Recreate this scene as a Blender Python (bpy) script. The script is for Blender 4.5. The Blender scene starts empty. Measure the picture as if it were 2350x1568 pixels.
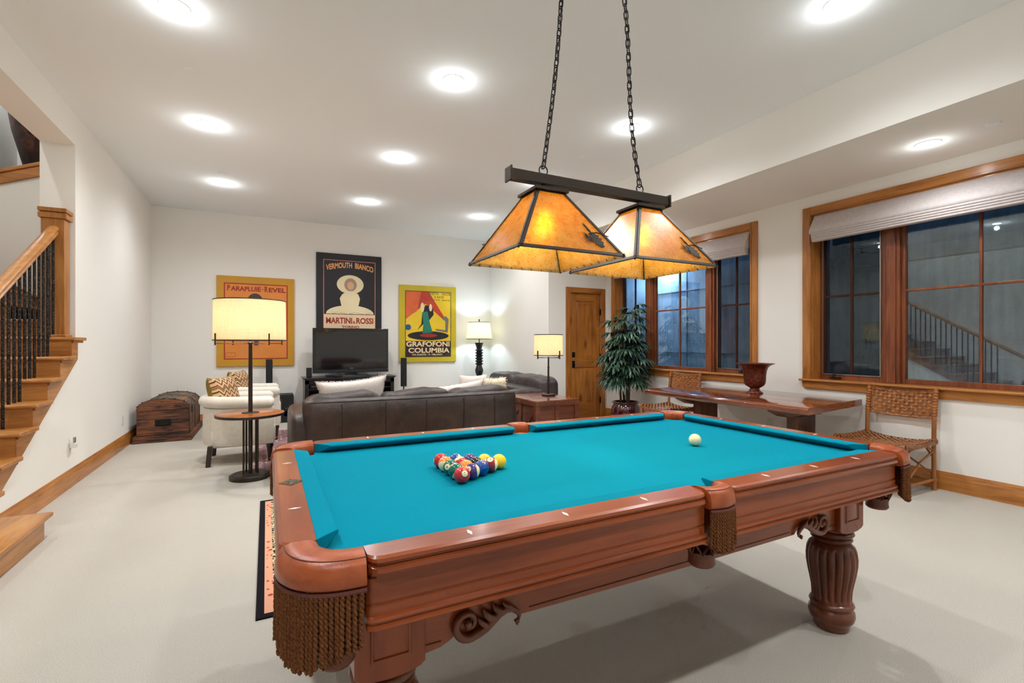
import bpy, math, random
from math import sin, cos, pi, radians as R, sqrt
from mathutils import Vector, Matrix
random.seed(7)
S = bpy.context.scene
COL = S.collection

# ------------------------------------------------------------------ camera
F_PX = 1102.0
THETA = math.atan(563 / F_PX)
cam = bpy.data.cameras.new('camera')
cam.sensor_width = 36
cam.lens = 36 * F_PX / 2350
cam.shift_y = 5.0 / 2350
cam.clip_start = 0.05
camo = bpy.data.objects.new('camera', cam)
COL.objects.link(camo)
camo.location = (0, 0, 1.25)
camo.rotation_euler = (pi / 2, 0, -THETA)
S.camera = camo
S.view_settings.view_transform = 'Standard'
S.view_settings.look = 'None'
S.view_settings.gamma = 1
S.view_settings.use_curve_mapping = False
S.view_settings.exposure = 0.33
EXPO = 1.0
# ------------------------------------------------------------------ world (dusk sky seen above the window wells)
w = bpy.data.worlds.new('world'); S.world = w
w.use_nodes = True
w.node_tree.nodes['Background'].inputs[0].default_value = (0.03, 0.11, 0.24, 1)
w.node_tree.nodes['Background'].inputs[1].default_value = 1.0
# recessed ceiling lamps: the grid, their colour and their strength
CAN_X = (-0.5, 1.3, 3.09)
CAN_Y = (-0.15, 1.69, 3.55, 5.31, 7.16)
CAN_W = 78.0
HALO_W = 2.1  # strength of the fill light added below each lens
CAN_COL = (0.91, 0.955, 1.0)
S.cycles.max_bounces = 7
S.cycles.diffuse_bounces = 4
S.cycles.glossy_bounces = 3
S.cycles.transmission_bounces = 5
S.cycles.use_adaptive_sampling = True
S.cycles.adaptive_threshold = 0.06
S.cycles.adaptive_min_samples = 12
S.cycles.transparent_max_bounces = 12
S.cycles.use_denoising = True
S.cycles.sample_clamp_indirect = 6.0
S.cycles.caustics_reflective = False
S.cycles.caustics_refractive = False

# ------------------------------------------------------------------ geometry helper
class G:
    def __init__(s):
        s.v = []; s.f = []; s.mi = []; s.m = 0
    def add(s, vs, fs):
        n = len(s.v); s.v += [tuple(p) for p in vs]
        s.f += [tuple(n + i for i in f) for f in fs]; s.mi += [s.m] * len(fs)
        return s
    def box(s, x0, x1, y0, y1, z0, z1):
        if x0 > x1: x0, x1 = x1, x0
        if y0 > y1: y0, y1 = y1, y0
        if z0 > z1: z0, z1 = z1, z0
        return s.add([(x0, y0, z0), (x1, y0, z0), (x1, y1, z0), (x0, y1, z0), (x0, y0, z1), (x1, y0, z1), (x1, y1, z1), (x0, y1, z1)],
                     [(3, 2, 1, 0), (4, 5, 6, 7), (0, 1, 5, 4), (1, 2, 6, 5), (2, 3, 7, 6), (3, 0, 4, 7)])
    def prism(s, poly, ax, a, b):
        def P(p, q, t):
            return (t, p, q) if ax == 'x' else ((p, t, q) if ax == 'y' else (p, q, t))
        n = len(poly)
        area = sum(poly[i][0] * poly[(i + 1) % n][1] - poly[(i + 1) % n][0] * poly[i][1] for i in range(n))
        if area < 0: poly = poly[::-1]
        if a > b: a, b = b, a
        vs = [P(p, q, a) for p, q in poly] + [P(p, q, b) for p, q in poly]
        fs = [tuple(range(n))[::-1], tuple(range(n, 2 * n))] + [(i, (i + 1) % n, n + (i + 1) % n, n + i) for i in range(n)]
        if ax == 'y': fs = [f[::-1] for f in fs]
        return s.add(vs, fs)
    def lathe(s, prof, c=(0, 0, 0), n=32, rf=None):
        vs = []
        for r, z in prof:
            for k in range(n):
                a = 2 * pi * k / n
                rr = r if rf is None else rf(r, z, a)
                vs.append((c[0] + rr * cos(a), c[1] + rr * sin(a), c[2] + z))
        fs = []
        for i in range(len(prof) - 1):
            for k in range(n):
                k2 = (k + 1) % n
                fs.append((i * n + k, i * n + k2, (i + 1) * n + k2, (i + 1) * n + k))
        fs.append(tuple(range(n))[::-1]); t = (len(prof) - 1) * n
        fs.append(tuple(range(t, t + n)))
        return s.add(vs, fs)
    def cyl(s, c, r, h, n=24):
        return s.lathe([(r, 0), (r, h)], c, n)
    def tube(s, pts, r, n=8, closed=False, flat=1.0):
        pts = [Vector(p) for p in pts]; N = len(pts)
        rs = r if isinstance(r, (list, tuple)) else [r] * N
        T = []
        for i in range(N):
            if closed: t = pts[(i + 1) % N] - pts[i - 1]
            else: t = pts[min(i + 1, N - 1)] - pts[max(i - 1, 0)]
            T.append(t.normalized() if t.length > 1e-9 else Vector((0, 0, 1)))
        u = Vector((0, 0, 1)).cross(T[0])
        if u.length < 1e-3: u = Vector((1, 0, 0))
        u.normalize(); vs = []
        for i in range(N):
            u = u - T[i] * u.dot(T[i]); u.normalize()
            w_ = T[i].cross(u)
            for k in range(n):
                a = 2 * pi * k / n
                vs.append(pts[i] + (u * cos(a) + w_ * sin(a) * flat) * rs[i])
        fs = []
        for i in range(N if closed else N - 1):
            j = (i + 1) % N
            for k in range(n):
                k2 = (k + 1) % n
                fs.append((i * n + k, i * n + k2, j * n + k2, j * n + k))
        if not closed:
            fs.append(tuple(range(n))[::-1]); fs.append(tuple(range((N - 1) * n, N * n)))
        return s.add(vs, fs)
    def grid(s, fn, nu, nv, cu=False, cv=False, flip=False):
        mu = nu if cu else nu + 1; mv = nv if cv else nv + 1
        vs = [fn(i / nu, j / nv) for i in range(mu) for j in range(mv)]
        fs = []
        for i in range(nu):
            for j in range(nv):
                a, b = i % mu, (i + 1) % mu; c, d = j % mv, (j + 1) % mv
                f = (a * mv + c, b * mv + c, b * mv + d, a * mv + d)
                fs.append(f[::-1] if flip else f)
        return s.add(vs, fs)
    def loft(s, secs, cap=True):
        n = len(secs[0]); vs = [p for q in secs for p in q]; fs = []
        for i in range(len(secs) - 1):
            for k in range(n):
                k2 = (k + 1) % n
                fs.append((i * n + k, i * n + k2, (i + 1) * n + k2, (i + 1) * n + k))
        if cap:
            fs.append(tuple(range(n))[::-1]); t = (len(secs) - 1) * n
            fs.append(tuple(range(t, t + n)))
        return s.add(vs, fs)
    def rbox(s, c, h, e=.3, nu=20, nv=28, fn=None):
        def sp(v, p): return math.copysign(abs(v) ** p, v)
        def P(u, v):
            th = -pi / 2 + pi * u; ph = 2 * pi * v
            q = (sp(cos(th), e) * sp(cos(ph), e), sp(cos(th), e) * sp(sin(ph), e), sp(sin(th), e))
            q = (c[0] + h[0] * q[0], c[1] + h[1] * q[1], c[2] + h[2] * q[2])
            return fn(*q) if fn else q
        return s.grid(lambda u, v: P(u, v), nu, nv, cv=True, flip=True)
    def xf(s, fn, i0=0, flip=False):
        s.v = s.v[:i0] + [tuple(fn(*p)) for p in s.v[i0:]]
        if flip: s.f = [f[::-1] if min(f) >= i0 else f for f in s.f]
        return s
    def T(s, M, i0=0):
        return s.xf(lambda x, y, z: M @ Vector((x, y, z)), i0)

def obj(name, g, mat, t=None, loc=(0, 0, 0), bevel=0, world=True, ang=38, sub=0, label=None, kind=None, bseg=2):
    me = bpy.data.meshes.new(name)
    me.from_pydata(g.v, [], g.f)
    mats = mat if isinstance(mat, (list, tuple)) else [mat]
    for m in mats: me.materials.append(m)
    me.polygons.foreach_set('material_index', g.mi)
    me.polygons.foreach_set('use_smooth', [True] * len(g.f))
    me.update()
    try: me.set_sharp_from_angle(angle=R(ang))
    except Exception: pass
    o = bpy.data.objects.new(name, me); COL.objects.link(o)
    if t is not None:
        o.parent = t
        if world:
            l = Vector((0, 0, 0)); p = t
            while p is not None: l += p.location; p = p.parent
            o.location = Vector(loc) - l
        else: o.location = loc
    else: o.location = loc
    if bevel:
        b = o.modifiers.new('bevel', 'BEVEL'); b.width = bevel; b.segments = bseg; b.limit_method = 'ANGLE'; b.angle_limit = R(40)
        b.harden_normals = False
    if sub:
        b = o.modifiers.new('sub', 'SUBSURF'); b.levels = sub; b.render_levels = sub
    if label: o['label'] = label
    if kind: o['kind'] = kind
    return o

def thing(name, label, cat, loc=(0, 0, 0), rot=0, group=None):
    o = bpy.data.objects.new(name, None); COL.objects.link(o)
    o.empty_display_size = .1
    o.location = loc; o.rotation_euler = (0, 0, rot)
    o['label'] = label; o['category'] = cat
    if group: o['group'] = group
    return o

def tag(o, label, cat, group=None):
    o['label'] = label; o['category'] = cat
    if group: o['group'] = group
    return o

def struct(name, loc=(0, 0, 0)):
    o = bpy.data.objects.new(name, None); COL.objects.link(o); o.location = loc
    o['kind'] = 'structure'; return o

def copy_tree(o, loc, parent=None, rot=None):
    c = o.copy(); COL.objects.link(c); c.parent = parent
    if loc is not None: c.location = loc
    if rot is not None: c.rotation_euler = (0, 0, rot)
    for ch in [q for q in bpy.data.objects if q.parent == o]:
        copy_tree(ch, None, c)
    return c

# ------------------------------------------------------------------ materials
def srgb(r, g, b):
    f = lambda c: (c / 255 / 12.92) if c / 255 <= .04045 else ((c / 255 + .055) / 1.055) ** 2.4
    return (f(r), f(g), f(b), 1)

class M:
    def __init__(s, name):
        s.mat = bpy.data.materials.new(name); s.mat.use_nodes = True
        s.nt = s.mat.node_tree; s.nt.nodes.clear()
        s.out = s.nt.nodes.new('ShaderNodeOutputMaterial')
    def n(s, t, **kw):
        nd = s.nt.nodes.new('ShaderNode' + t)
        for k, v in kw.items():
            if k[0] == 'i' and k[1:].isdigit(): s.set(nd.inputs[int(k[1:])], v)
            elif k in [i.name.replace(' ', '_') for i in nd.inputs]: s.set(nd.inputs[k.replace('_', ' ')], v)
            else: setattr(nd, k, v)
        return nd
    def set(s, sock, v):
        if hasattr(v, 'is_linked'): s.nt.links.new(v, sock)
        elif isinstance(v, bpy.types.Node): s.nt.links.new(v.outputs[0], sock)
        else: sock.default_value = v
    def math(s, op, a, b=0.0, c=None):
        nd = s.nt.nodes.new('ShaderNodeMath'); nd.operation = op
        s.set(nd.inputs[0], a); s.set(nd.inputs[1], b)
        if c is not None: s.set(nd.inputs[2], c)
        return nd.outputs[0]
    def mix(s, f, a, b, typ='MIX'):
        nd = s.nt.nodes.new('ShaderNodeMix'); nd.data_type = 'RGBA'; nd.blend_type = typ
        s.set(nd.inputs[0], f); s.set(nd.inputs[6], a); s.set(nd.inputs[7], b)
        return nd.outputs[2]
    def ramp(s, f, stops, interp='LINEAR'):
        nd = s.nt.nodes.new('ShaderNodeValToRGB'); cr = nd.color_ramp; cr.interpolation = interp
        cr.elements.remove(cr.elements[1])
        cr.elements[0].position = stops[0][0]; cr.elements[0].color = stops[0][1]
        for p, c in stops[1:]: cr.elements.new(p).color = c
        s.set(nd.inputs[0], f); return nd.outputs[0]
    def coords(s, scale=(1, 1, 1), out='Object', loc=(0, 0, 0)):
        tc = s.nt.nodes.new('ShaderNodeTexCoord'); mp = s.nt.nodes.new('ShaderNodeMapping')
        mp.inputs['Scale'].default_value = scale; mp.inputs['Location'].default_value = loc
        s.nt.links.new(tc.outputs[out], mp.inputs[0]); return mp.outputs[0]
    def noise(s, vec, scale, detail=3, rough=.5, dist=0.0):
        nd = s.nt.nodes.new('ShaderNodeTexNoise'); s.set(nd.inputs['Vector'], vec)
        nd.inputs['Scale'].default_value = scale; nd.inputs['Detail'].default_value = detail
        nd.inputs['Roughness'].default_value = rough; nd.inputs['Distortion'].default_value = dist
        return nd.outputs[0]
    def bump(s, h, strength=.2, dist=.01):
        nd = s.nt.nodes.new('ShaderNodeBump'); nd.inputs['Strength'].default_value = strength
        nd.inputs['Distance'].default_value = dist; s.set(nd.inputs['Height'], h); return nd.outputs[0]
    def bsdf(s, color, rough=.5, metal=0, normal=None, coat=0, coat_rough=.1, spec=.5, sheen=0, **kw):
        b = s.nt.nodes.new('ShaderNodeBsdfPrincipled')
        s.set(b.inputs['Base Color'], color); s.set(b.inputs['Roughness'], rough); b.inputs['Metallic'].default_value = metal
        b.inputs['Coat Weight'].default_value = coat; b.inputs['Coat Roughness'].default_value = coat_rough
        b.inputs['Specular IOR Level'].default_value = spec; b.inputs['Sheen Weight'].default_value = sheen
        if normal is not None: s.set(b.inputs['Normal'], normal)
        s.nt.links.new(b.outputs[0], s.out.inputs[0]); return s.mat

def plain(name, c, rough=.5, metal=0, coat=0, spec=.5, var=.0, vs=8):
    m = M(name)
    if var:
        n = m.noise(m.coords(), vs, 4)
        d = tuple(x * (1 - var) for x in c[:3]) + (1,); l = tuple(min(1, x * (1 + var)) for x in c[:3]) + (1,)
        return m.bsdf(m.ramp(n, [(.3, d), (.7, l)]), rough, metal, coat=coat, spec=spec)
    return m.bsdf(c, rough, metal, coat=coat, spec=spec)

def wood(name, light, dark, axis='x', rough=.35, coat=0.0, scale=1.0, knots=.0, coat_rough=.12, grain=.6, distress=0):
    m = M(name)
    sc = {'x': (.09, 1, 1), 'y': (1, .09, 1), 'z': (1, 1, .09)}[axis]
    v = m.coords(sc)
    a = m.noise(v, 22 * scale, 4, .66, .8)
    b = m.noise(m.coords({'x': (.5, 1, 1), 'y': (1, .5, 1), 'z': (1, 1, .5)}[axis]), 2.6 * scale, 2, .5, .4)
    f = m.math('ADD', m.math('MULTIPLY', a, grain), m.math('MULTIPLY', b, 1 - grain))
    c = m.ramp(f, [(.36, dark), (.64, light)])
    if knots:
        k = m.n('TexVoronoi', Vector=m.coords({'x': (.4, 1, 1), 'y': (1, .4, 1), 'z': (1, 1, .4)}[axis]), Scale=2.6)
        kk = m.ramp(k.outputs['Distance'], [(0, (0, 0, 0, 1)), (.05, (.25, .25, .25, 1)), (.11, (1, 1, 1, 1))])
        c = m.mix(m.math('MULTIPLY', m.math('SUBTRACT', 1, kk), knots), c, tuple(x * .3 for x in dark[:3]) + (1,))
    bm = m.bump(a, .12 + distress, .004 + distress * .01)
    return m.bsdf(c, rough, coat=coat, coat_rough=coat_rough, normal=bm, spec=.4)

MT = {}
def wall_mat(name, c, s=.05):
    m = M(name)
    d_ = m.n('BsdfDiffuse'); d_.inputs[0].default_value = c
    if s: m.set(d_.inputs['Normal'], m.bump(m.noise(m.coords(), 9, 2, .6), s, .02))
    m.nt.links.new(d_.outputs[0], m.out.inputs[0]); return m.mat
MT['wall'] = wall_mat('wall_paint', srgb(243, 239, 231))
MT['ceil'] = wall_mat('ceiling_paint', srgb(244, 247, 246), 0)
def carpet():
    m = M('carpet'); v = m.coords()
    n = m.noise(v, 300, 2, .7); n2 = m.noise(v, 2.2, 2)
    c = m.ramp(n, [(.3, srgb(184, 175, 161)), (.72, srgb(226, 219, 207))])
    c = m.mix(m.math('MULTIPLY', n2, .18), c, srgb(176, 164, 146))
    return m.bsdf(c, 1.0, normal=m.bump(n, .7, .008), spec=.0)
MT['carpet'] = carpet()
AL, AD = srgb(202, 133, 64), srgb(148, 90, 36)
for a in 'xyz': MT['trim_' + a] = wood('stained_alder_' + a, AL, AD, a, .34, .25, knots=.8)
for a in 'xyz': MT['door_' + a] = wood('knotty_door_wood_' + a, srgb(202, 128, 54), srgb(144, 84, 30), a, .42, .1, knots=.9, scale=.8)
for a in 'xyz': MT['sash_' + a] = wood('window_sash_wood_' + a, srgb(150, 84, 48), srgb(104, 52, 28), a, .38, .15)
for a in 'xyz': MT['stair_' + a] = wood('stair_wood_' + a, srgb(198, 136, 70), srgb(150, 92, 40), a, .36, .2, knots=.7)
for a in 'xyz': MT['pool_' + a] = wood('cherry_cabinet_wood_' + a, srgb(152, 73, 31), srgb(112, 47, 15), a, .3, .3, grain=.5, coat_rough=.16)
for a in 'xyz': MT['pooldark_' + a] = wood('carved_cherry_wood_' + a, srgb(124, 64, 36), srgb(80, 36, 18), a, .34, .3, grain=.5, coat_rough=.2)
MT['cloth'] = (lambda m: m.bsdf(m.mix(m.math('MULTIPLY', m.noise(m.coords(), 700, 2, .7), .35), srgb(2, 128, 152), srgb(0, 104, 128)), .95, spec=.05, sheen=.0, normal=m.bump(m.noise(m.coords(), 900, 2), .25, .002)))(M('teal_billiard_cloth'))
def leather(name, a, b, rough=.38, s=1, wr=.25):
    m = M(name); v = m.coords()
    n = m.noise(v, 5 * s, 5, .6, .5); n2 = m.noise(v, 34 * s, 6, .65, 1.2); n3 = m.noise(v, 9 * s, 5, .6, 2.0)
    return m.bsdf(m.ramp(n, [(.3, a), (.72, b)]), m.math('ADD', rough - .08, m.math('MULTIPLY', n2, .18)), normal=m.bump(m.math('ADD', n2, m.math('MULTIPLY', n3, 2.5)), wr, .01), spec=.5)
MT['pocket'] = leather('pocket_leather', srgb(138, 62, 28), srgb(172, 86, 42), .3, 3, .08)
MT['pocket_dark'] = leather('pocket_strap_leather', srgb(84, 42, 28), srgb(120, 62, 38), .45, 3, .1)
MT['sofa'] = leather('dark_sofa_leather', srgb(34, 24, 20), srgb(66, 49, 40), .36, 1, .3)
MT['loveseat'] = leather('loveseat_leather', srgb(44, 38, 42), srgb(84, 72, 70), .34, 1, .35)
MT['bronze'] = plain('dark_bronze', srgb(62, 52, 44), .45, .6)
MT['iron'] = plain('black_iron', srgb(34, 30, 28), .45, .5)
MT['black'] = plain('black_plastic', srgb(14, 14, 16), .3, 0, .3)
MT['blackmat'] = plain('black_matte', srgb(18, 18, 20), .6)
MT['screen'] = plain('dark_glass_screen', srgb(6, 6, 9), .06, 0, .6)
MT['blackwood'] = plain('black_painted_wood', srgb(20, 17, 18), .35, 0, .2)
MT['white'] = plain('white_plastic', srgb(228, 224, 216), .4)
MT['inlay'] = plain('pearl_inlay', srgb(245, 240, 230), .2)
MT['silver'] = plain('brushed_metal', srgb(170, 168, 164), .3, .9)

# ------------------------------------------------------------------ room dimensions
XL, YB, ZC, XS, ZL, YD, XR, YF = -1.53, 8.82, 3.31, 4.0, 2.82, 6.55, 5.17, -2.0
def st(name, g, mat, bevel=0, **k):
    o = obj(name, g, mat, bevel=bevel, **k); o['kind'] = 'structure'; return o
st('floor', G().box(XL - 1.6, XR + .2, YF, YB + .1, -.1, 0), MT['carpet'])
st('ceiling', G().box(XL, XS, YF, YB, ZC, ZC + .1), MT['ceil'])
st('ceiling_soffit', G().box(XS, XR, YF, YD, ZL, ZC + .1), MT['wall'])
# left wall with the stair opening
g = G(); OY = 5.625; OZ = 3.03
g.box(XL - .24, XL, OY, YB, 0, ZC); g.box(XL - .24, XL, YF, OY, OZ, ZC)
g.prism([(3.98, 0), (OY, 0), (OY, 1.20), (5.50, 1.10), (4.05, .26)], 'x', XL - .24, XL)
st('wall_left', g, MT['wall'])
st('wall_back', G().box(XL - .24, XS + .1, YB, YB + .15, 0, ZC + .1), MT['wall'])
g = G().box(XS, XS + .15, YD + .15, YB, 0, ZC)
DX0, DX1, DZ = 4.41, 5.03, 2.09
g.box(XS, DX0, YD, YD + .15, 0, ZC); g.box(DX1, XR + .15, YD, YD + .15, 0, ZL); g.box(DX0, DX1, YD, YD + .15, DZ, ZL)
st('wall_alcove', g, MT['wall'])
st('wall_front', G().box(XL - 1.6, XR + .2, YF - .1, YF, 0, ZC), MT['wall'])
W1 = (3.82, 6.33); W2 = (.48, 3.10); WZ0, WZ1 = .875, 2.61
g = G()
for a, b in ((YF, W2[0]), (W2[1], W1[0]), (W1[1], YD)): g.box(XR, XR + .24, a, b, 0, ZL)
for a, b in (W1, W2): g.box(XR, XR + .24, a, b, 0, WZ0 - .03); g.box(XR, XR + .24, a, b, WZ1, ZL)
st('wall_right', g, MT['wall'])
# baseboards
def bb(name, path_a, path_b, side):
    # path along an axis; side is the direction the face looks to
    prof = [(0, 0), (.018, 0), (.018, .115), (.013, .122), (.013, .128), (.009, .14), (.004, .155), (0, .155)]
    ax, a, b, c = path_a
    if ax == 'y': poly = [(c + side * d, z) for d, z in prof]; g.prism(poly, 'y', a, b)
    else: poly = [(c + side * d, z) for d, z in prof]; g.prism(poly, 'x', a, b)
g = G(); bb('', ('y', YF, YB, XL), None, 1); st('baseboard_left', g, MT['trim_y'])
g = G(); bb('', ('x', XL, XS, YB), None, -1); st('baseboard_back', g, MT['trim_x'])
g = G(); bb('', ('y', YD, YB, XS), None, -1); bb('', ('x', XS, 4.33, YD), None, -1); bb('', ('x', 5.11, XR, YD), None, -1); st('baseboard_alcove', g, MT['trim_x'])
g = G(); bb('', ('y', YF, YD, XR), None, -1); st('baseboard_right', g, MT['trim_y'])
# stairwell shell
g = G(); g.box(XL - 1.7, XL - 1.55, YF, 9.2, 0, 5.0)
st('wall_stairwell', g, MT['wall'])
st('wall_stairwell_far', G().box(XL - 1.6, XL - .24, 9.05, 9.2, 1.4, 5.0), MT['wall'])
st('ceiling_stairwell', G().box(XL - 1.7, XL - .1, YF, 9.2, 5.0, 5.1), MT['ceil'])
st('wall_upper', G().box(XL - .24, XL, YF, 9.2, ZC + .1, 5.0), MT['wall'])

# ------------------------------------------------------------------ door
d = struct('door_1', (4.72, YD, 0))
g = G()
def casing_profile_bar(g, x0, x1, y, z0, z1): g.box(x0, x1, y - .02, y, z0, z1)
g.box(4.325, 4.41, YD - .022, YD, 0, DZ + .085); g.box(5.03, 5.115, YD - .022, YD, 0, DZ + .085)
obj('casing', g, MT['door_z'], d, bevel=.004)
obj('head_casing', G().box(4.41, 5.03, YD - .022, YD, DZ, DZ + .085), MT['door_x'], d, bevel=.004)
g = G(); g.box(4.41, 4.42, YD, YD + .14, 0, DZ); g.box(5.02, 5.03, YD, YD + .14, 0, DZ); g.box(4.42, 5.02, YD, YD + .14, DZ - .01, DZ)
obj('jamb', g, MT['door_z'], d)
ys = YD + .012; g = G()
g.box(4.423, 4.535, ys, ys + .04, .01, 2.078); g.box(4.905, 5.017, ys, ys + .04, .01, 2.078)
obj('stile', g, MT['door_z'], d, bevel=.002)
g = G()
for a, b in ((.01, .26), (.86, 1.01), (1.955, 2.078)): g.box(4.535, 4.905, ys, ys + .04, a, b)
obj('rail', g, MT['door_x'], d, bevel=.002)
for a, b in ((.26, .86), (1.01, 1.955)):
    g = G(); g.box(4.535, 4.905, ys + .016, ys + .035, a, b)
    g.loft([[(4.535 + o_, ys + .016 - e_, a + o_), (4.905 - o_, ys + .016 - e_, a + o_), (4.905 - o_, ys + .016 - e_, b - o_), (4.535 + o_, ys + .016 - e_, b - o_)] for o_, e_ in ((.012, 0), (.045, .012), (.05, .012))])
    obj('panel', g, MT['door_z'], d)
def plate(g, x, z, h): g.box(x - .026, x + .026, ys - .008, ys, z - h / 2, z + h / 2)
g = G(); plate(g, 4.485, 1.07, .085); g.tube([(4.485, ys - .03, 1.07), (4.485, ys, 1.07)], .017, 12); obj('deadbolt', g, MT['iron'], d, bevel=.002)
g = G(); plate(g, 4.485, .91, .115); g.tube([(4.485, ys, .905), (4.485, ys - .045, .905)], .011, 10); obj('lock_plate', g, MT['iron'], d, bevel=.002)
obj('handle', G().tube([(4.485, ys - .048, .905), (4.52, ys - .052, .907), (4.6, ys - .05, .905)], [.01, .008, .006], 8), MT['silver'], d, label='bright metal lever handle')
for z in (1.78, 1.03, .3):
    obj('hinge', G().box(5.012, 5.028, YD - .012, YD + .01, z - .05, z + .05), MT['iron'], d)

# ------------------------------------------------------------------ windows
mg = M('window_glass')
tr = mg.n('BsdfTransparent'); tr.inputs[0].default_value = (.88, .94, .96, 1)
gl = mg.n('BsdfGlossy'); gl.inputs[0].default_value = (.82, .95, 1.0, 1); gl.inputs['Roughness'].default_value = .015
lw = mg.n('LayerWeight'); lw.inputs[0].default_value = .5
fr_ = mg.math('ADD', .13, mg.math('MULTIPLY', .87, mg.math('POWER', lw.outputs['Facing'], 5.0)))
mx = mg.n('MixShader'); mg.set(mx.inputs[0], fr_); mg.set(mx.inputs[1], tr.outputs[0]); mg.set(mx.inputs[2], gl.outputs[0])
mg.nt.links.new(mx.outputs[0], mg.out.inputs[0]); MT['glass'] = mg.mat
ms = M('insect_screen_mesh'); t1 = ms.n('BsdfTransparent'); t2 = ms.n('BsdfDiffuse'); t2.inputs[0].default_value = srgb(34, 38, 42)
mx = ms.n('MixShader'); mx.inputs[0].default_value = .30; ms.set(mx.inputs[1], t1.outputs[0]); ms.set(mx.inputs[2], t2.outputs[0]); ms.nt.links.new(mx.outputs[0], ms.out.inputs[0]); MT['mesh'] = ms.mat
def window(name, y0, y1):
    wn = struct(name, (XR, (y0 + y1) / 2, WZ0))
    c = .09
    for a, b in ((y0 - c, y0), (y1, y1 + c)):
        g = G(); g.box(XR - .022, XR, a, b, WZ0, WZ1 + c)
        iy = b if a < y0 else a
        s_ = -1 if a < y0 else 1
        g.box(XR - .03, XR - .022, iy + (s_ * .004), iy + s_ * .02, WZ0, WZ1 + .02)
        obj('side_casing', g, MT['trim_z'], wn, bevel=.003)
    g = G().box(XR - .022, XR, y0, y1, WZ1, WZ1 + c); g.box(XR - .03, XR - .022, y0, y1, WZ1 + .004, WZ1 + .02)
    obj('head_casing', g, MT['trim_y'], wn, bevel=.003)
    obj('window_sill', G().box(XR - .055, XR + .13, y0 - c - .025, y1 + c + .025, WZ0 - .022, WZ0), MT['trim_y'], wn, bevel=.006)
    obj('sill_apron', G().prism([(y0 - c + .02, WZ0 - .10), (y1 + c - .02, WZ0 - .10), (y1 + c, WZ0 - .08), (y1 + c, WZ0 - .022), (y0 - c, WZ0 - .022), (y0 - c, WZ0 - .08)], 'x', XR - .024, XR), MT['trim_y'], wn, bevel=.004)
    xg = XR + .13
    g = G(); g.box(XR, xg + .06, y0 - .012, y0 + .012, WZ0, WZ1); g.box(XR, xg + .06, y1 - .012, y1 + .012, WZ0, WZ1)
    obj('side_jamb', g, MT['trim_z'], wn)
    obj('head_jamb', G().box(XR, xg + .06, y0, y1, WZ1 - .012, WZ1 + .01), MT['trim_y'], wn)
    m = (y1 - y0 - .024)
    cw = .605; mw = .137
    ya = y0 + .012
    segs = []
    tot = 2 * cw + 2 * mw; cc = m - tot
    segs = [(ya, ya + cw, 0), (ya + cw + mw, ya + cw + mw + cc, 1), (y1 - .012 - cw, y1 - .012, 0)]
    for yy in (ya + cw, y1 - .012 - cw - mw):
        g = G().box(xg - .035, xg + .06, yy, yy + mw, WZ0, WZ1)
        g.box(xg - .05, xg - .035, yy + .03, yy + mw - .03, WZ0, WZ1)
        obj('mullion', g, MT['sash_z'], wn, bevel=.004)
    for a, b, fx in segs:
        fw = .03 if fx else .045
        zb = WZ0 + (.045 if fx else .055)
        g = G(); g.box(xg - .005, xg + .05, a, a + fw, WZ0, WZ1); g.box(xg - .005, xg + .05, b - fw, b, WZ0, WZ1)
        g.box(xg - .005, xg + .05, a + fw, b - fw, WZ0, zb); g.box(xg - .005, xg + .05, a + fw, b - fw, WZ1 - .06, WZ1)
        sash = obj('window_sash', g, MT['sash_z'], wn, bevel=.003)
        mid = (a + b) / 2
        g = G(); g.box(xg + .008, xg + .034, mid - .011, mid + .011, zb, WZ1 - .05); g.box(xg + .009, xg + .033, a + .02, b - .02, 1.735, 1.757)
        obj('muntin', g, MT['sash_z'], sash, bevel=.004)
        obj('window_glass', G().box(xg + .02, xg + .024, a + .01, b - .01, zb - .01, WZ1 - .05), MT['glass'], sash)
        if not fx:
            g = G()
            for q in (a + fw * .75, b - fw * .75): g.box(xg - .014, xg - .006, q - .004, q + .004, zb + .0045, WZ1 - .05)
            g.box(xg - .0145, xg - .0055, a + fw * .75 - .004, b - fw * .75 + .004, zb - .004, zb + .004)
            obj('screen_frame', g, MT['silver'], sash)
            obj('insect_screen', G().box(xg - .011, xg - .010, a + fw * .75, b - fw * .75, zb, WZ1 - .05), MT['mesh'], sash)
            h = (b - .17) if a > (y0 + y1) / 2 else (a + .17)
            g = G().box(xg - .05, xg - .02, h - .05, h + .05, WZ0 + .012, WZ0 + .03)
            g.tube([(xg - .05, h + .01, WZ0 + .03), (xg - .06, h + .0, WZ0 + .055), (xg - .07, h - .03, WZ0 + .05)], .007, 8)
            obj('crank', g, MT['iron'], sash)
    return wn
window('window_1', *W1)
window('window_2', *W2)
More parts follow.
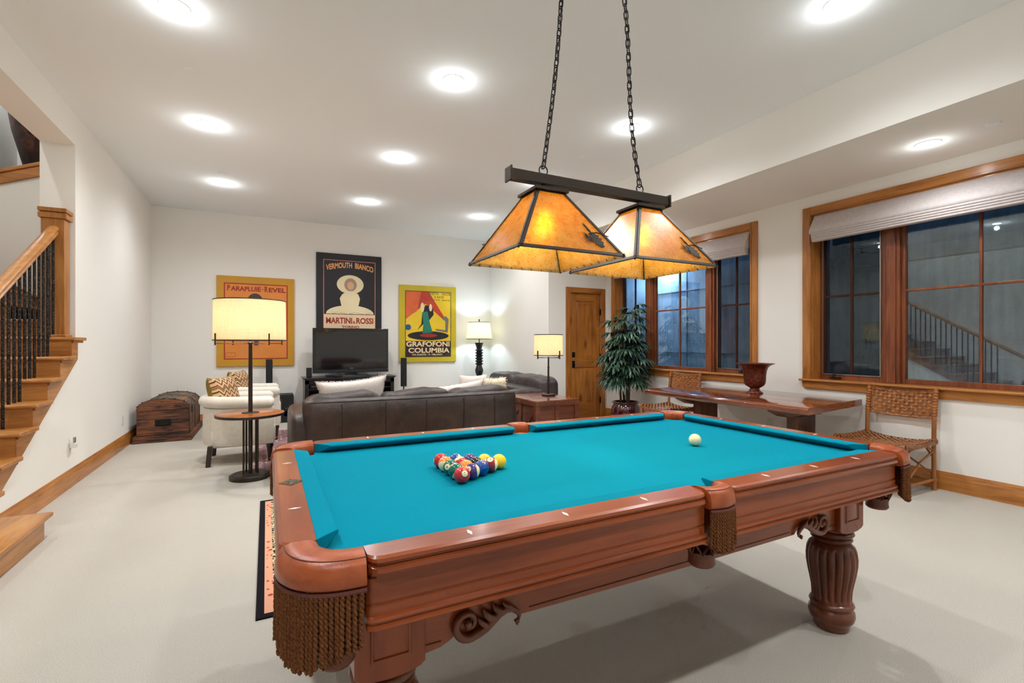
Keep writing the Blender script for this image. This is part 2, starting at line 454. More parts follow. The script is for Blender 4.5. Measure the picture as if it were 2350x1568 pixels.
# roman shades
def fabric(name, c, d, s=1, bs=.3):
    m = M(name); v = m.coords()
    wv = m.n('TexWave', Vector=v, Scale=90 * s, Distortion=1.5, bands_direction='X'); wz = m.n('TexWave', Vector=v, Scale=90 * s, Distortion=1.5, bands_direction='Z')
    n = m.noise(v, 30 * s, 4)
    h = m.math('ADD', wv.outputs['Fac'], wz.outputs['Fac'])
    return m.bsdf(m.ramp(m.math('ADD', m.math('MULTIPLY', n, .7), m.math('MULTIPLY', h, .15)), [(.25, d), (.7, c)]), .9, spec=.15, normal=m.bump(h, bs, .002), sheen=.2)
MT['shade'] = fabric('roman_shade_cloth', srgb(206, 196, 193), srgb(188, 178, 175), 1.4, .1)
def shade(y0, y1, label):
    t = thing('roman_shade', label, 'window shade', (XR - .03, (y0 + y1) / 2, 2.3), group='roman shades in the windows')
    out = [(XR + .005, 2.60), (XR - .02, 2.55), (XR - .06, 2.49), (XR - .085, 2.44), (XR - .09, 2.415), (XR - .075, 2.40)]
    back = [(XR + .0, 2.40), (XR + .012, 2.60)]
    g = G().prism([(x, z) for x, z in out + back], 'y', y0, y1); obj('upper_fabric', g, MT['shade'], t, ang=60)
    for k in range(4):
        z = 2.402 - k * .021; x = XR - .082 + k * .006
        g = G().prism([(x, z + .004), (x - .002, z - .012), (x + .004, z - .019), (XR - .005, z - .019), (XR - .005, z + .004)], 'y', y0 + .012, y1 - .012)
        obj('fabric_fold', g, MT['shade'], t, bevel=.003)
shade(W1[0] + .02, W1[1] - .02, 'raised off-white roman shade at the window behind the palm')
shade(W2[0] + .02, W2[1] - .02, 'raised off-white roman shade at the wide window above the woven chair on the right')
# outside: window wells of cast concrete
def concrete():
    m = M('board_formed_concrete'); v = m.coords()
    n = m.noise(v, 3, 6, .65); n2 = m.noise(v, 40, 5, .7); n3 = m.noise(m.coords((1, 3, .25)), 6, 4)
    c = m.ramp(m.math('ADD', m.math('MULTIPLY', n, .6), m.math('MULTIPLY', n3, .4)), [(.3, srgb(96, 106, 116)), (.7, srgb(176, 186, 196))])
    return m.bsdf(c, .85, normal=m.bump(m.math('ADD', n2, n), .5, .01))
MT['conc'] = concrete()
g = G(); g.box(6.35, 6.5, -.6, 7.0, -.2, 3.4); g.box(XR + .24, 6.35, 6.75, 7.0, -.2, 3.4); g.box(XR + .24, 6.35, -.6, -.4, -.2, 3.4); g.box(XR + .24, 6.35, 3.38, 3.5, -.2, 3.4)  # partition between the wells added to keep the lamp's light out of the second
for y in (1.2, 2.4, 4.7, 5.9): g.box(6.335, 6.352, y, y + .012, -.2, 3.4)
for z in (1.1, 2.15): g.box(6.335, 6.352, -.4, 6.75, z, z + .01)
st('wall_window_well', g, MT['conc'])
st('ground_window_well', G().box(XR + .24, 6.35, -.4, 6.75, -.2, 0.3), MT['conc'])
def light(name, typ, loc, energy, color, parent=None, size=None, rot=None, **kw):
    l = bpy.data.lights.new(name, typ); l.energy = energy * EXPO; l.color = color
    if size is not None:
        if typ == 'AREA': l.size = size
        else: l.shadow_soft_size = size
    for k, v in kw.items(): setattr(l, k, v)
    o = bpy.data.objects.new(name, l); COL.objects.link(o)
    if parent is not None:
        o.parent = parent; o.location = Vector(loc) - parent.location
    else: o.location = loc
    if rot: o.rotation_euler = rot
    return o
def emis(name, c, s):
    m = M(name); e = m.n('Emission'); e.inputs[0].default_value = c; e.inputs[1].default_value = s
    m.nt.links.new(e.outputs[0], m.out.inputs[0]); return m.mat
MT['wellglow'] = emis('well_lamp_lens', (.5, .75, 1, 1), 12)
t = thing('wall_lantern', 'bluish outdoor lamp on the concrete wall outside the window behind the palm', 'outdoor lamp', (6.3, 6.4, 2.75))
obj('housing', G().box(6.24, 6.345, 6.34, 6.46, 2.75, 2.86), MT['iron'], t)
obj('lens', G().box(6.255, 6.335, 6.35, 6.45, 2.742, 2.75), MT['wellglow'], t)
light('well_lamp', 'SPOT', (6.25, 6.35, 2.70), 150, (.45, .70, 1.0), t, .04, spot_size=R(150), spot_blend=1)
light('well_light_extra', 'POINT', (6.0, 6.2, 2.68), 34, (.35, .60, 1.0), t, .05)  # extra point light beside the lantern, no fixture of its own

# ------------------------------------------------------------------ pool table
CX, CY = 1.245, 1.715
TX0, TX1, TY0, TY1 = .02, 2.47, 1.02, 2.41
BED = .762
BALL_Z = .7622
pt = thing('pool_table', 'carved cherry wood pool table with teal cloth and fringed leather pockets', 'pool table', (CX, CY, 0))
# rail section: d = distance inwards from the outer edge
RAIL = [(.082, .745), (.082, .800), (.014, .800), (.005, .796), (.002, .789), (.009, .785), (.009, .781), (.001, .777), (-.001, .768), (.004, .760), (.013, .757), (.013, .745)]
FRZ = [(.06, .752), (.016, .752), (.016, .7), (.019, .698), (.019, .694), (.015, .692), (.015, .672), (.007, .670), (.005, .664), (.010, .661), (.010, .657), (.003, .654), (.002, .648), (.06, .648)]
def run_sections(prof, L0, L1, place, cut=.02):
    secs = []
    for s_, sh in ((0, cut), (.006, cut * .5), (.016, cut * .15), (.03, 0)):
        secs.append((L0 + s_, sh))
    secs += [(L1 - q, sh) for q, sh in ((.03, 0), (.016, cut * .15), (.006, cut * .5), (0, cut))]
    return [[place(l, (dd + sh if dd < .05 else dd), z) for dd, z in prof] for l, sh in secs]
def pl_near(l, dd, z): return (l, TY0 + dd, z)
def pl_far(l, dd, z): return (l, TY1 - dd, z)
def pl_left(l, dd, z): return (TX0 + dd, l, z)
def pl_right(l, dd, z): return (TX1 - dd, l, z)
PK = .165; SP = .052
longs = [(TX0 + PK + .006, CX - SP), (CX + SP, TX1 - PK - .006)]
shorts = [(TY0 + PK, TY1 - PK)]
for place, spans, ax in ((pl_near, longs, 'x'), (pl_far, longs, 'x'), (pl_left, shorts, 'y'), (pl_right, shorts, 'y')):
    for a, b in spans:
        g = G().loft(run_sections(RAIL, a, b, place, .022)); obj('rail', g, MT['pool_' + ax], pt, ang=20)
        g = G().loft(run_sections(FRZ, a - .004, b + .004, place, .008)); obj('rail_apron', g, MT['pool_' + ax], pt, ang=30)
# pearl sights
def sight(x, y, along):
    a, b = (.017, .0055) if along == 'x' else (.0055, .017)
    g = G().prism([(x - a, y), (x, y - b), (x + a, y), (x, y + b)], 'z', .7995, .8008)
    obj('sight_inlay', g, MT['inlay'], pt)
for k in (1, 2, 3, 5, 6, 7):
    x = TX0 + .14 + (TX1 - TX0 - .28) * k / 8
    sight(x, TY0 + .046, 'y'); sight(x, TY1 - .046, 'y')
for k in (1, 2, 3):
    y = TY0 + .14 + (TY1 - TY0 - .28) * k / 4
    if k != 2: sight(TX0 + .048, y, 'x')
    sight(TX1 - .048, y, 'x')
mb = M('nameplate_pattern'); vv = mb.n('TexVoronoi', Vector=mb.coords(), Scale=170.0)
MT['nameplate'] = mb.bsdf(mb.ramp(vv.outputs['Distance'], [(.2, srgb(170, 160, 120)), (.45, srgb(40, 42, 34))]), .3, .6)
obj('nameplate', G().prism([(.07 - .036, CY), (.07, CY - .04), (.07 + .036, CY), (.07, CY + .04)], 'z', .7995, .8012), MT['nameplate'], pt, label='patterned metal diamond on the end rail')
# cushions
CUS = [(0, .8), (.050, .7985), (.056, .793), (.054, .788), (.019, .7635), (0, .7635)]
def cushion(a0, a1, b0, b1, place):
    # a0,a1: wood-side ends; b0,b1: nose ends
    def sec(l0, l1): return [place(l0 + (l1 - l0) * (dd / .056), .082 + dd, z) for dd, z in CUS]
    s0, s1 = sec(a0, b0), sec(a1, b1)
    N = 8; secs = [[tuple(s0[i][k] + (s1[i][k] - s0[i][k]) * j / N for k in range(3)) for i in range(len(CUS))] for j in range(N + 1)]
    obj('cushion', G().loft(secs), MT['cloth'], pt, bevel=.002, ang=50)
for pl in (pl_near, pl_far):
    cushion(TX0 + PK + .008, CX - .054, TX0 + PK + .065, CX - .066, pl)
    cushion(CX + .054, TX1 - PK - .008, CX + .066, TX1 - PK - .065, pl)
for pl in (pl_left, pl_right):
    cushion(TY0 + PK + .002, TY1 - PK - .002, TY0 + PK + .055, TY1 - PK - .055, pl)
# bed with pocket cut-outs
bx0, bx1, by0, by1 = TX0 + .082, TX1 - .082, TY0 + .082, TY1 - .082
def arc(cx, cy, r, a0, a1, n=10): return [(cx + r * cos(a0 + (a1 - a0) * i / n), cy + r * sin(a0 + (a1 - a0) * i / n)) for i in range(n + 1)]
o_ = .022; r_ = .066
poly = []
poly += arc(bx0 + o_, by0 + o_, r_, R(107), R(-17), 12)
poly += arc(CX, by0 - .012, .05, R(166), R(14), 10)
poly += arc(bx1 - o_, by0 + o_, r_, R(197), R(73), 12)
poly += arc(bx1 - o_, by1 - o_, r_, R(287), R(163), 12)
poly += arc(CX, by1 + .012, .05, R(-14), R(-166), 10)
poly += arc(bx0 + o_, by1 - o_, r_, R(17), R(-107), 12)
obj('cloth_bed', G().prism(poly, 'z', BED - .04, BED), MT['cloth'], pt, ang=30)
obj('slate_frame', G().box(bx0 + .07, bx1 - .07, by0 + .07, by1 - .07, .64, BED - .04), MT['blackmat'], pt)
# pockets
def twist_rope(g, x, y, z0, z1, r=.0034, lean=(0, 0)):
    n = max(10, int((z0 - z1) / .0035))
    for ph in (0, pi):
        pts = []
        for i in range(n + 1):
            q = i / n; a = ph + q * (z0 - z1) * 2 * pi / .023
            pts.append((x + lean[0] * q + r * .62 * cos(a), y + lean[1] * q + r * .62 * sin(a), z0 + (z1 - z0) * q))
        g.tube(pts, r, 5)
def pocket(kind, fx, fy, rich):
    # local frame: origin at outer corner (or at the rail edge for a side pocket); fx, fy map local to world
    flip = (fx(1) - fx(0)) * (fy(1) - fy(0)) < 0
    def tf(x, y, z): return (fx(x), fy(y), z)
    if kind == 'corner':
        e = .82
        def O(t): a = t * pi / 2; return (.168 - .168 * sin(a) ** e - 0.004, .158 - .158 * cos(a) ** e - .004)
        def I(t): a = t * pi / 2; return (.168 - .083 * sin(a) ** e, .158 - .073 * cos(a) ** e)
        c = (.118, .112); n = 30
    else:
        def O(t): return (-.053 + .106 * t, -.006 - .012 * sin(pi * t))
        def I(t): return (-.050 + .100 * t, .078 - .034 * sin(pi * t) ** .6)
        c = (0, .078); n = 18
    pr = pocket_obj = bpy.data.objects.new('pocket', None); COL.objects.link(pr); pr.parent = pt
    pc = Vector((fx(c[0]), fy(c[1]), .70)); pr.location = pc - pt.location
    prof = [(1, .752), (1.0, .79), (.93, .801), (.75, .806), (.4, .807), (.18, .803), (.05, .792), (0, .775), (-.02, .755), (.06, .748), (.9, .746)]
    def fn(u, v):
        t = u; k = int(round(v * len(prof))) % len(prof); s_, z = prof[k]
        o, i = O(t), I(t); return tf(o[0] + (i[0] - o[0]) * s_, o[1] + (i[1] - o[1]) * s_, z)
    g = G().grid(fn, n, len(prof), cv=True, flip=not flip)
    m_ = len(prof)
    g.f.append(tuple(range(m_)) if flip else tuple(range(m_))[::-1]); g.mi.append(0)
    g.f.append(tuple(range(n * m_, n * m_ + m_))[::-1] if flip else tuple(range(n * m_, n * m_ + m_))); g.mi.append(0)
    obj('leather_iron', g, MT['pocket'], pr, ang=60)
    # seam along the pad
    g = G().tube([tf(O(t)[0] + (I(t)[0] - O(t)[0]) * .2, O(t)[1] + (I(t)[1] - O(t)[1]) * .2, .8045) for t in [i / 20 for i in range(21)]], .0012, 5)
    obj('stitching', g, MT['pocket_dark'], pr)
    # liner behind the opening
    g = G().grid(lambda u, v: tf(*(I(u)[i] * (1 - .12 * v) + O(u)[i] * .12 * v for i in (0, 1)), .755 - .10 * v), n, 3, flip=not flip)
    lin = obj('pocket_liner', g, MT['pocket'], pr); s_ = lin.modifiers.new('s', 'SOLIDIFY'); s_.thickness = .003
    # straps and cup
    g = G(); rt, rb = .056, .040; zt, zm, zb = .655, .585, .545
    for k in range(8):
        a = 2 * pi * k / 8
        for sg in (1, -1):
            pts = []
            for q in [i / 6 for i in range(7)]:
                aa = a + sg * q * pi / 4; rr = rt + (rb - rt) * q ** 1.5
                pts.append(tf(c[0] + rr * cos(aa), c[1] + rr * sin(aa), zt + (zm - zt) * q))
            g.tube(pts, .0055, 6, flat=.35)
    obj('pocket_net', g, MT['pocket_dark'], pr)
    cc = tf(c[0], c[1], 0)
    obj('pocket_cup', G().lathe([(.001, .541), (.036, .541), (.042, .549), (.040, .566), (.043, .588), (.038, .588), (.034, .549), (.001, .547)], cc, 20), MT['pocket_dark'], pr)
    obj('net_ring', G().tube([(cc[0] + rt * cos(2 * pi * k / 24), cc[1] + rt * sin(2 * pi * k / 24), zt) for k in range(24)], .005, 6, closed=True), MT['pocket_dark'], pr)
    # fringe
    g = G(); nr = (25 if kind == 'corner' else 13)
    top = .742
    for row in range(2):
        for k in range(nr):
            t = (k + .5 + .4 * row) / nr; t = min(t, .99); o, i = O(t), I(t)
            x = o[0] + (i[0] - o[0]) * (.03 + .08 * row); y = o[1] + (i[1] - o[1]) * (.03 + .08 * row)
            L = .120 + random.uniform(-.006, .008) + .034 * sin(pi * t)
            if kind == 'side': L = .112 + .014 * sin(pi * t) + random.uniform(-.004, .006)
            le = random.uniform(-.003, .003), random.uniform(-.003, .003)
            x, y, _ = tf(x, y, 0)
            if rich or row == 0: twist_rope(g, x, y, top, top - L, .0038, le)
    obj('fringe', g, MT['fringe'], pr, ang=80, label='brown twisted rope fringe')
    g = G().tube([tf(O(t)[0] + (I(t)[0] - O(t)[0]) * .04, O(t)[1] + (I(t)[1] - O(t)[1]) * .04, .742) for t in [i / 24 for i in range(25)]], .006, 6)
    obj('fringe_braid', g, MT['braid'], pr)
mf = M('fringe_yarn'); MT['fringe'] = mf.bsdf(mf.ramp(mf.noise(mf.coords(), 220, 3, .7), [(.3, srgb(76, 42, 24)), (.7, srgb(132, 84, 50))]), .9, spec=.1)
MT['braid'] = plain('maroon_braid', srgb(92, 44, 34), .8, var=.2, vs=200)
ID = lambda o, s_: (lambda q: o + s_ * q)
for ox, sx in ((TX0, 1), (TX1, -1)):
    for oy, sy in ((TY0, 1), (TY1, -1)):
        pocket('corner', ID(ox, sx), ID(oy, sy), oy == TY0)
pocket('side', ID(CX, 1), ID(TY0, 1), True)
pocket('side', ID(CX, 1), ID(TY1, -1), False)
# cabinet under the rails
YA = 1.185
def apron_long(y, s_):
    x0, x1 = .352, 2.138
    out = [(x0, .66), (x0, .462), (.40, .467), (.425, .478), (.438, .486), (.455, .480), (.475, .478), (.50, .484), (.53, .494), (.56, .506), (.60, .514), (.63, .492), (1.245, .488)]
    mir = [(2 * CX - x, z) for x, z in out[::-1]][1:]
    g = G().prism(out + mir, 'y', y, y + s_ * .022)
    a = obj('cabinet_side', g, MT['pooldark_x'] if False else MT['pool_x'], pt, bevel=.003)
    g = G(); yy = y - s_ * .001
    g.box(.66, 1.83, yy - s_ * .002, y + s_ * .002, .505, .508); g.box(.352, .40, yy - s_ * .002, y + s_ * .002, .482, .485); g.box(2.09, 2.138, yy - s_ * .002, y + s_ * .002, .482, .485)
    obj('groove', g, MT['pooldark_x'], pt)
apron_long(YA, 1); apron_long(2 * CY - YA, -1)
for x, s_ in ((.20, 1), (2 * CX - .20, -1)):
    obj('cabinet_end', G().prism([(1.33, .66), (1.33, .47), (1.37, .475), (1.42, .50), (2.01, .50), (2.06, .475), (2.10, .47), (2.10, .66)], 'x', x, x + s_ * .022), MT['pool_y'], pt, bevel=.003)
# carved scrolls
def scroll(mx, y, s_):
    def W(x, z, d=0): return ((2 * CX - x) if mx else x, y - s_ * (.012 + d), z)
    g = G()
    sp = []
    for i in range(30):
        q = i / 29; a = R(-60) - q * 2 * pi * 1.25 + R(0); r = .036 * (1 - q) + .006
        sp.append(W(.469 + r * cos(a), .517 + r * sin(a), .004 * q))
    tail = [(.619, .487), (.622, .500), (.615, .512), (.6, .523), (.582, .527), (.56, .520), (.54, .505), (.52, .491), (.50, .483)]
    path = [W(x, z) for x, z in tail] + sp
    rr = [.004, .006, .008, .009, .011, .012, .012, .012, .012] + [.012 - .008 * i / 29 for i in range(30)]
    g.tube(path, rr, 10)
    g.tube([W(.617, .489, .004), W(.612, .484, .004), W(.609, .49, .004), W(.614, .493, .004)], [.006, .007, .006, .004], 8)
    g.tube([W(.55, .512, .003), W(.53, .518, .006), (W(.518, .532, .006)), W(.512, .545, .003)], [.008, .011, .009, .002], 8)
    g.tube([W(.575, .522, .003), W(.556, .530, .006), W(.545, .541, .006), W(.541, .55, .003)], [.008, .01, .008, .002], 8)
    g.tube([W(.60, .524, .003), W(.585, .536, .006), W(.575, .541, .004), W(.57, .548, .002)], [.006, .007, .005, .002], 8)
    g.tube([W(.53, .492, .0), W(.515, .503, .006), W(.503, .515, .006), W(.498, .525, .002)], [.006, .009, .007, .002], 8)
    g.rbox(W(.469, .517, .004), (.011, .012, .011), 1, 8, 12)
    obj('carved_scroll', g, MT['pooldark_x'], pt, ang=50)
for mx in (0, 1): scroll(mx, YA, 1); scroll(mx, 2 * CY - YA, -1)
# legs
LEG = [(.040, 0), (.060, .002), (.066, .010), (.070, .030), (.084, .048), (.089, .065), (.087, .082), (.078, .096), (.082, .104), (.086, .112), (.082, .120), (.074, .126),
       (.076, .135), (.077, .16), (.0785, .18), (.084, .21), (.092, .25), (.098, .29), (.099, .32), (.096, .345), (.088, .365), (.074, .378), (.066, .384), (.075, .390), (.080, .397), (.076, .404), (.070, .408), (.080, .414), (.086, .422), (.082, .432), (.072, .438), (.070, .46)]
def reed(r, z, a):
    if .128 < z < .372:
        w_ = min(1, (z - .128) / .02, (.372 - z) / .02)
        return r - w_ * .0105 * (1 - abs(sin(a * 9)) ** .7)
    return r
prof = []
for (r0, z0), (r1, z1) in zip(LEG, LEG[1:]):
    k = 3 if z0 > .125 and z1 < .38 else 2
    prof += [(r0 + (r1 - r0) * i / k, z0 + (z1 - z0) * i / k) for i in range(k)]
prof.append(LEG[-1])
for lx, sx in ((.267, 1), (2.223, -1)):
    for ly, sy in ((1.248, 1), (2 * CY - 1.248, -1)):
        lg = bpy.data.objects.new('leg', None); COL.objects.link(lg); lg.parent = pt; lg.location = Vector((lx, ly, 0)) - pt.location
        obj('turned_post', G().lathe(prof, (lx, ly, 0), 108, reed), MT['pooldark_z'], lg, ang=50)
        hw = .0855
        x0, x1, y0, y1 = lx - hw, lx + hw, ly - hw, ly + hw
        # block with arched bottom and recessed panels
        g = G()
        arch = [(-hw, .462), (-hw * .85, .452), (-hw * .5, .444), (0, .441), (hw * .5, .444), (hw * .85, .452), (hw, .462), (hw, .66), (-hw, .66)]
        g.prism([(lx + a, z) for a, z in arch], 'y', y0, y1)
        obj('leg_block', g, MT['pool_z'], lg, bevel=.003)
        for (axis, c0, s_) in (('y', y0, -1), ('y', y1, 1), ('x', x0, -1), ('x', x1, 1)):
            # face frame: outer board, bead and recessed centre
            def P(a, z, dd):
                return (lx + a, c0 + s_ * dd - s_ * .010, z) if axis == 'y' else (c0 + s_ * dd - s_ * .010, ly + a, z)
            g = G()
            def q4(e, dd): return [P(a, z, dd) for a, z in ((-.050 + e, .490 + e), (.050 - e, .490 + e), (.050 - e, .66), (-.050 + e, .66))]
            L = [q4(0, .0095), q4(.003, .0145), q4(.007, .0145), q4(.010, .0108), q4(.016, .0108), q4(.020, .0125)]
            g.loft(L); obj('leg_panel', g, MT['pool_z'], lg, ang=25)
# billiard balls
def ballmat(name, c): return plain(name, c, .08, coat=.6)
CREAM = ballmat('cream_ball', srgb(240, 226, 180))
BALLC = {'red': srgb(196, 30, 44), 'orange': srgb(240, 130, 24), 'green': srgb(0, 100, 84), 'purple': srgb(60, 38, 110), 'blue': srgb(0, 66, 150), 'maroon': srgb(150, 22, 34), 'yellow': srgb(246, 196, 0), 'black': srgb(16, 16, 24)}
BM = {k: ballmat(k + '_ball', v) for k, v in BALLC.items()}
INK = plain('black_ink', srgb(20, 18, 18), .3)
BR = .0286
def text_mesh(s_, bold=.0):
    cu = bpy.data.curves.new('t', 'FONT'); cu.body = s_; cu.offset = bold; cu.resolution_u = 4
    o = bpy.data.objects.new('t', cu); COL.objects.link(o)
    dg = bpy.context.evaluated_depsgraph_get(); dg.update()
    me = bpy.data.meshes.new_from_object(o.evaluated_get(dg))
    vs = [tuple(v.co) for v in me.vertices]; fs = [tuple(p.vertices) for p in me.polygons]
    bpy.data.objects.remove(o); bpy.data.curves.remove(cu); bpy.data.meshes.remove(me)
    xs = [v[0] for v in vs]; ys = [v[1] for v in vs]
    return [((v[0] - min(xs)) / (max(xs) - min(xs)), (v[1] - min(ys)) / (max(ys) - min(ys))) for v in vs], fs
_dig = {}
def ball(x, y, col, num, stripe, label, face, axis=(0, 0, 1), z=BALL_Z, group='racked billiard balls'):
    t = thing('billiard_ball' if num else 'cue_ball', label, 'billiard ball', (x, y, z), group=group if num else None)
    A = Vector(axis).normalized(); g = G(); N, K = 32, 48
    u = A.orthogonal().normalized(); w_ = A.cross(u)
    fn = lambda a, b: tuple(A * (-cos(pi * a)) * BR + (u * cos(2 * pi * b) + w_ * sin(2 * pi * b)) * sin(pi * a) * BR + Vector((0, 0, BR)))
    g.grid(fn, N, K, cv=True, flip=True)
    if stripe:
        g.mi = [0 if abs(-cos(pi * ((i // K) + .5) / N)) < .56 else 1 for i in range(N * K)]
        g.mi = g.mi
        obj('ball_shell', g, [BM[col], CREAM], t, world=False, ang=180)
    else: obj('ball_shell', g, [BM[col] if col else CREAM], t, world=False, ang=180)
    if num:
        Fv = Vector(face).normalized(); rt = Vector((0, 0, 1)).cross(Fv)
        if rt.length < .1: rt = Vector((1, 0, 0))
        rt.normalize(); up = Fv.cross(rt)
        def cap(r0, k, extra):
            gg = G(); gg.grid(lambda a, b: tuple((Fv * cos(r0 * a) + (rt * cos(2 * pi * b) + up * sin(2 * pi * b)) * sin(r0 * a)) * BR * extra + Vector((0, 0, BR))), 4, 24, cv=True); return gg
        obj('number_ring', cap(.47, 0, 1.002), INK, t, world=False, ang=180)
        obj('number_spot', cap(.40, 0, 1.004), CREAM, t, world=False, ang=180)
        if num not in _dig: _dig[num] = text_mesh(num, .03)
        vs, fs = _dig[num]; ww = .20 if len(num) == 1 else .34; hh = .36; gg = G(); pts = []
        for p, q in vs:
            a = (p - .5) * ww; b = (q - .5) * hh
            dv = (Fv + rt * a + up * b).normalized() * BR * 1.010 + Vector((0, 0, BR)); pts.append(tuple(dv))
        gg.add(pts, fs); obj('numeral', gg, INK, t, world=False)
dx = BR * 2 * .8665; dy = BR * 2.004; AX, AY = .8065, 1.690
camd = lambda x, y: Vector((-x, -y, .45)).normalized()
rack = [(0, 0, 'yellow', '1', 0, 'solid yellow ball at the far right tip of the rack', (1, 0, .3), (0, 0, 1)),
        (1, -.5, 'maroon', '15', 1, 'maroon striped ball in the rack, touching the yellow ball at its tip', (-.3, -.5, .9), (.75, -.3, 0)),
        (1, .5, 'yellow', '9', 1, 'yellow striped ball in the rack, just behind its yellow tip ball', (.2, .9, .5), (.5, 1, .9)),
        (2, -1, 'blue', '2', 0, 'solid blue ball in the middle of the rack edge nearest the fringe rail', (.2, .3, 1), (0, 0, 1)),
        (2, 0, 'black', '8', 0, 'black ball in the centre of the rack', (.3, .5, .9), (0, 0, 1)),
        (2, 1, 'purple', '4', 0, 'solid dark purple ball on the sofa side of the rack', (.3, .9, .3), (0, 0, 1)),
        (3, -1.5, 'purple', '12', 1, 'purple striped ball just right of the front corner ball', (-.75, -.5, .45), (1, -.3, .1)),
        (3, -.5, 'orange', '5', 0, 'solid orange ball inside the rack', (.6, .5, .6), (0, 0, 1)),
        (3, .5, 'red', '11', 1, 'red striped ball inside the rack, showing a pale top edge', (.8, .5, .3), (-.3, .6, 1)),
        (3, 1.5, 'blue', '10', 1, 'blue striped ball on the sofa side of the rack, between red and purple balls', (.7, .9, .2), (1, -.5, .2)),
        (4, -2, 'red', '7', 0, 'solid red ball numbered 7 at the front corner of the rack', (.04, -1, .42), (0, 0, 1)),
        (4, -1, 'green', '14', 1, 'green striped ball directly behind the red number 7 ball', (.5, 0, .4), (.2, -1, -.75)),
        (4, 0, 'green', '6', 0, 'solid green ball with its number facing left in the rack', (-.72, -.62, .3), (0, 0, 1)),
        (4, 1, 'orange', '13', 1, 'orange striped ball on the left side of the rack', (.2, .4, .9), (.8, 1, .5)),
        (4, 2, 'red', '3', 0, 'solid red ball at the far left corner of the rack', (-1, .25, .1), (0, 0, 1))]
for r_0, c_, col, num, sp_, lab, fc, axs in rack:
    ball(AX - dx * r_0, AY + dy * c_, col, num, sp_, lab, fc, axs)
ball(1.822, 1.645, None, '', 0, 'plain cream white cue ball alone on the teal cloth', (0, 0, 1))

# ------------------------------------------------------------------ billiard lamp
bl = thing('billiard_lamp', 'bronze two-shade pendant lamp of amber mica with pinecones, above the pool table', 'pendant lamp', (1.283, CY, ZC))
BZ0, BZ1 = 1.908, 1.950
g = G().box(.865, 1.705, CY - .02, CY + .02, BZ0, BZ1); obj('crossbar', g, MT['bronze'], bl, bevel=.002)
for x in (.857, 1.705): obj('bar_end_cap', G().box(x, x + .008, CY - .028, CY + .028, BZ0 - .008, BZ1 + .008), MT['bronze'], bl, bevel=.002)
def mica(name, sc=1.0):
    m = M(name); v = m.coords()
    n = m.noise(v, 28 * sc, 7, .75, .6); n2 = m.noise(v, 130 * sc, 5, .75); n3 = m.noise(v, 5, 3)
    f = m.math('ADD', m.math('MULTIPLY', n, .5), m.math('MULTIPLY', n2, .5))
    c = m.ramp(f, [(.38, srgb(186, 118, 16)), (.5, srgb(248, 188, 34)), (.62, srgb(255, 232, 130))])
    tl = m.n('BsdfTranslucent'); m.set(tl.inputs[0], c)
    df = m.n('BsdfDiffuse'); m.set(df.inputs[0], m.mix(.45, c, srgb(190, 140, 80)))
    gs = m.n('BsdfGlossy'); gs.inputs['Roughness'].default_value = .25; gs.inputs[0].default_value = (1, .93, .85, 1)
    a = m.n('MixShader'); m.set(a.inputs[0], .52); m.set(a.inputs[1], tl.outputs[0]); m.set(a.inputs[2], df.outputs[0])
    rf = m.n('BsdfRefraction'); m.set(rf.inputs[0], m.ramp(f, [(.36, srgb(214, 150, 30)), (.5, srgb(255, 214, 80)), (.64, srgb(255, 240, 170))])); rf.inputs['Roughness'].default_value = .55; rf.inputs['IOR'].default_value = 1.3
    a2 = m.n('MixShader'); m.set(a2.inputs[0], .58); m.set(a2.inputs[1], a.outputs[0]); m.set(a2.inputs[2], rf.outputs[0]); a = a2
    b = m.n('MixShader'); m.set(b.inputs[0], .10); m.set(b.inputs[1], a.outputs[0]); m.set(b.inputs[2], gs.outputs[0])
    m.nt.links.new(b.outputs[0], m.out.inputs[0]); return m.mat
MT['mica'] = mica('amber_mica')
MT['bulb'] = emis('warm_bulb', (1, .80, .50, 1), 220)
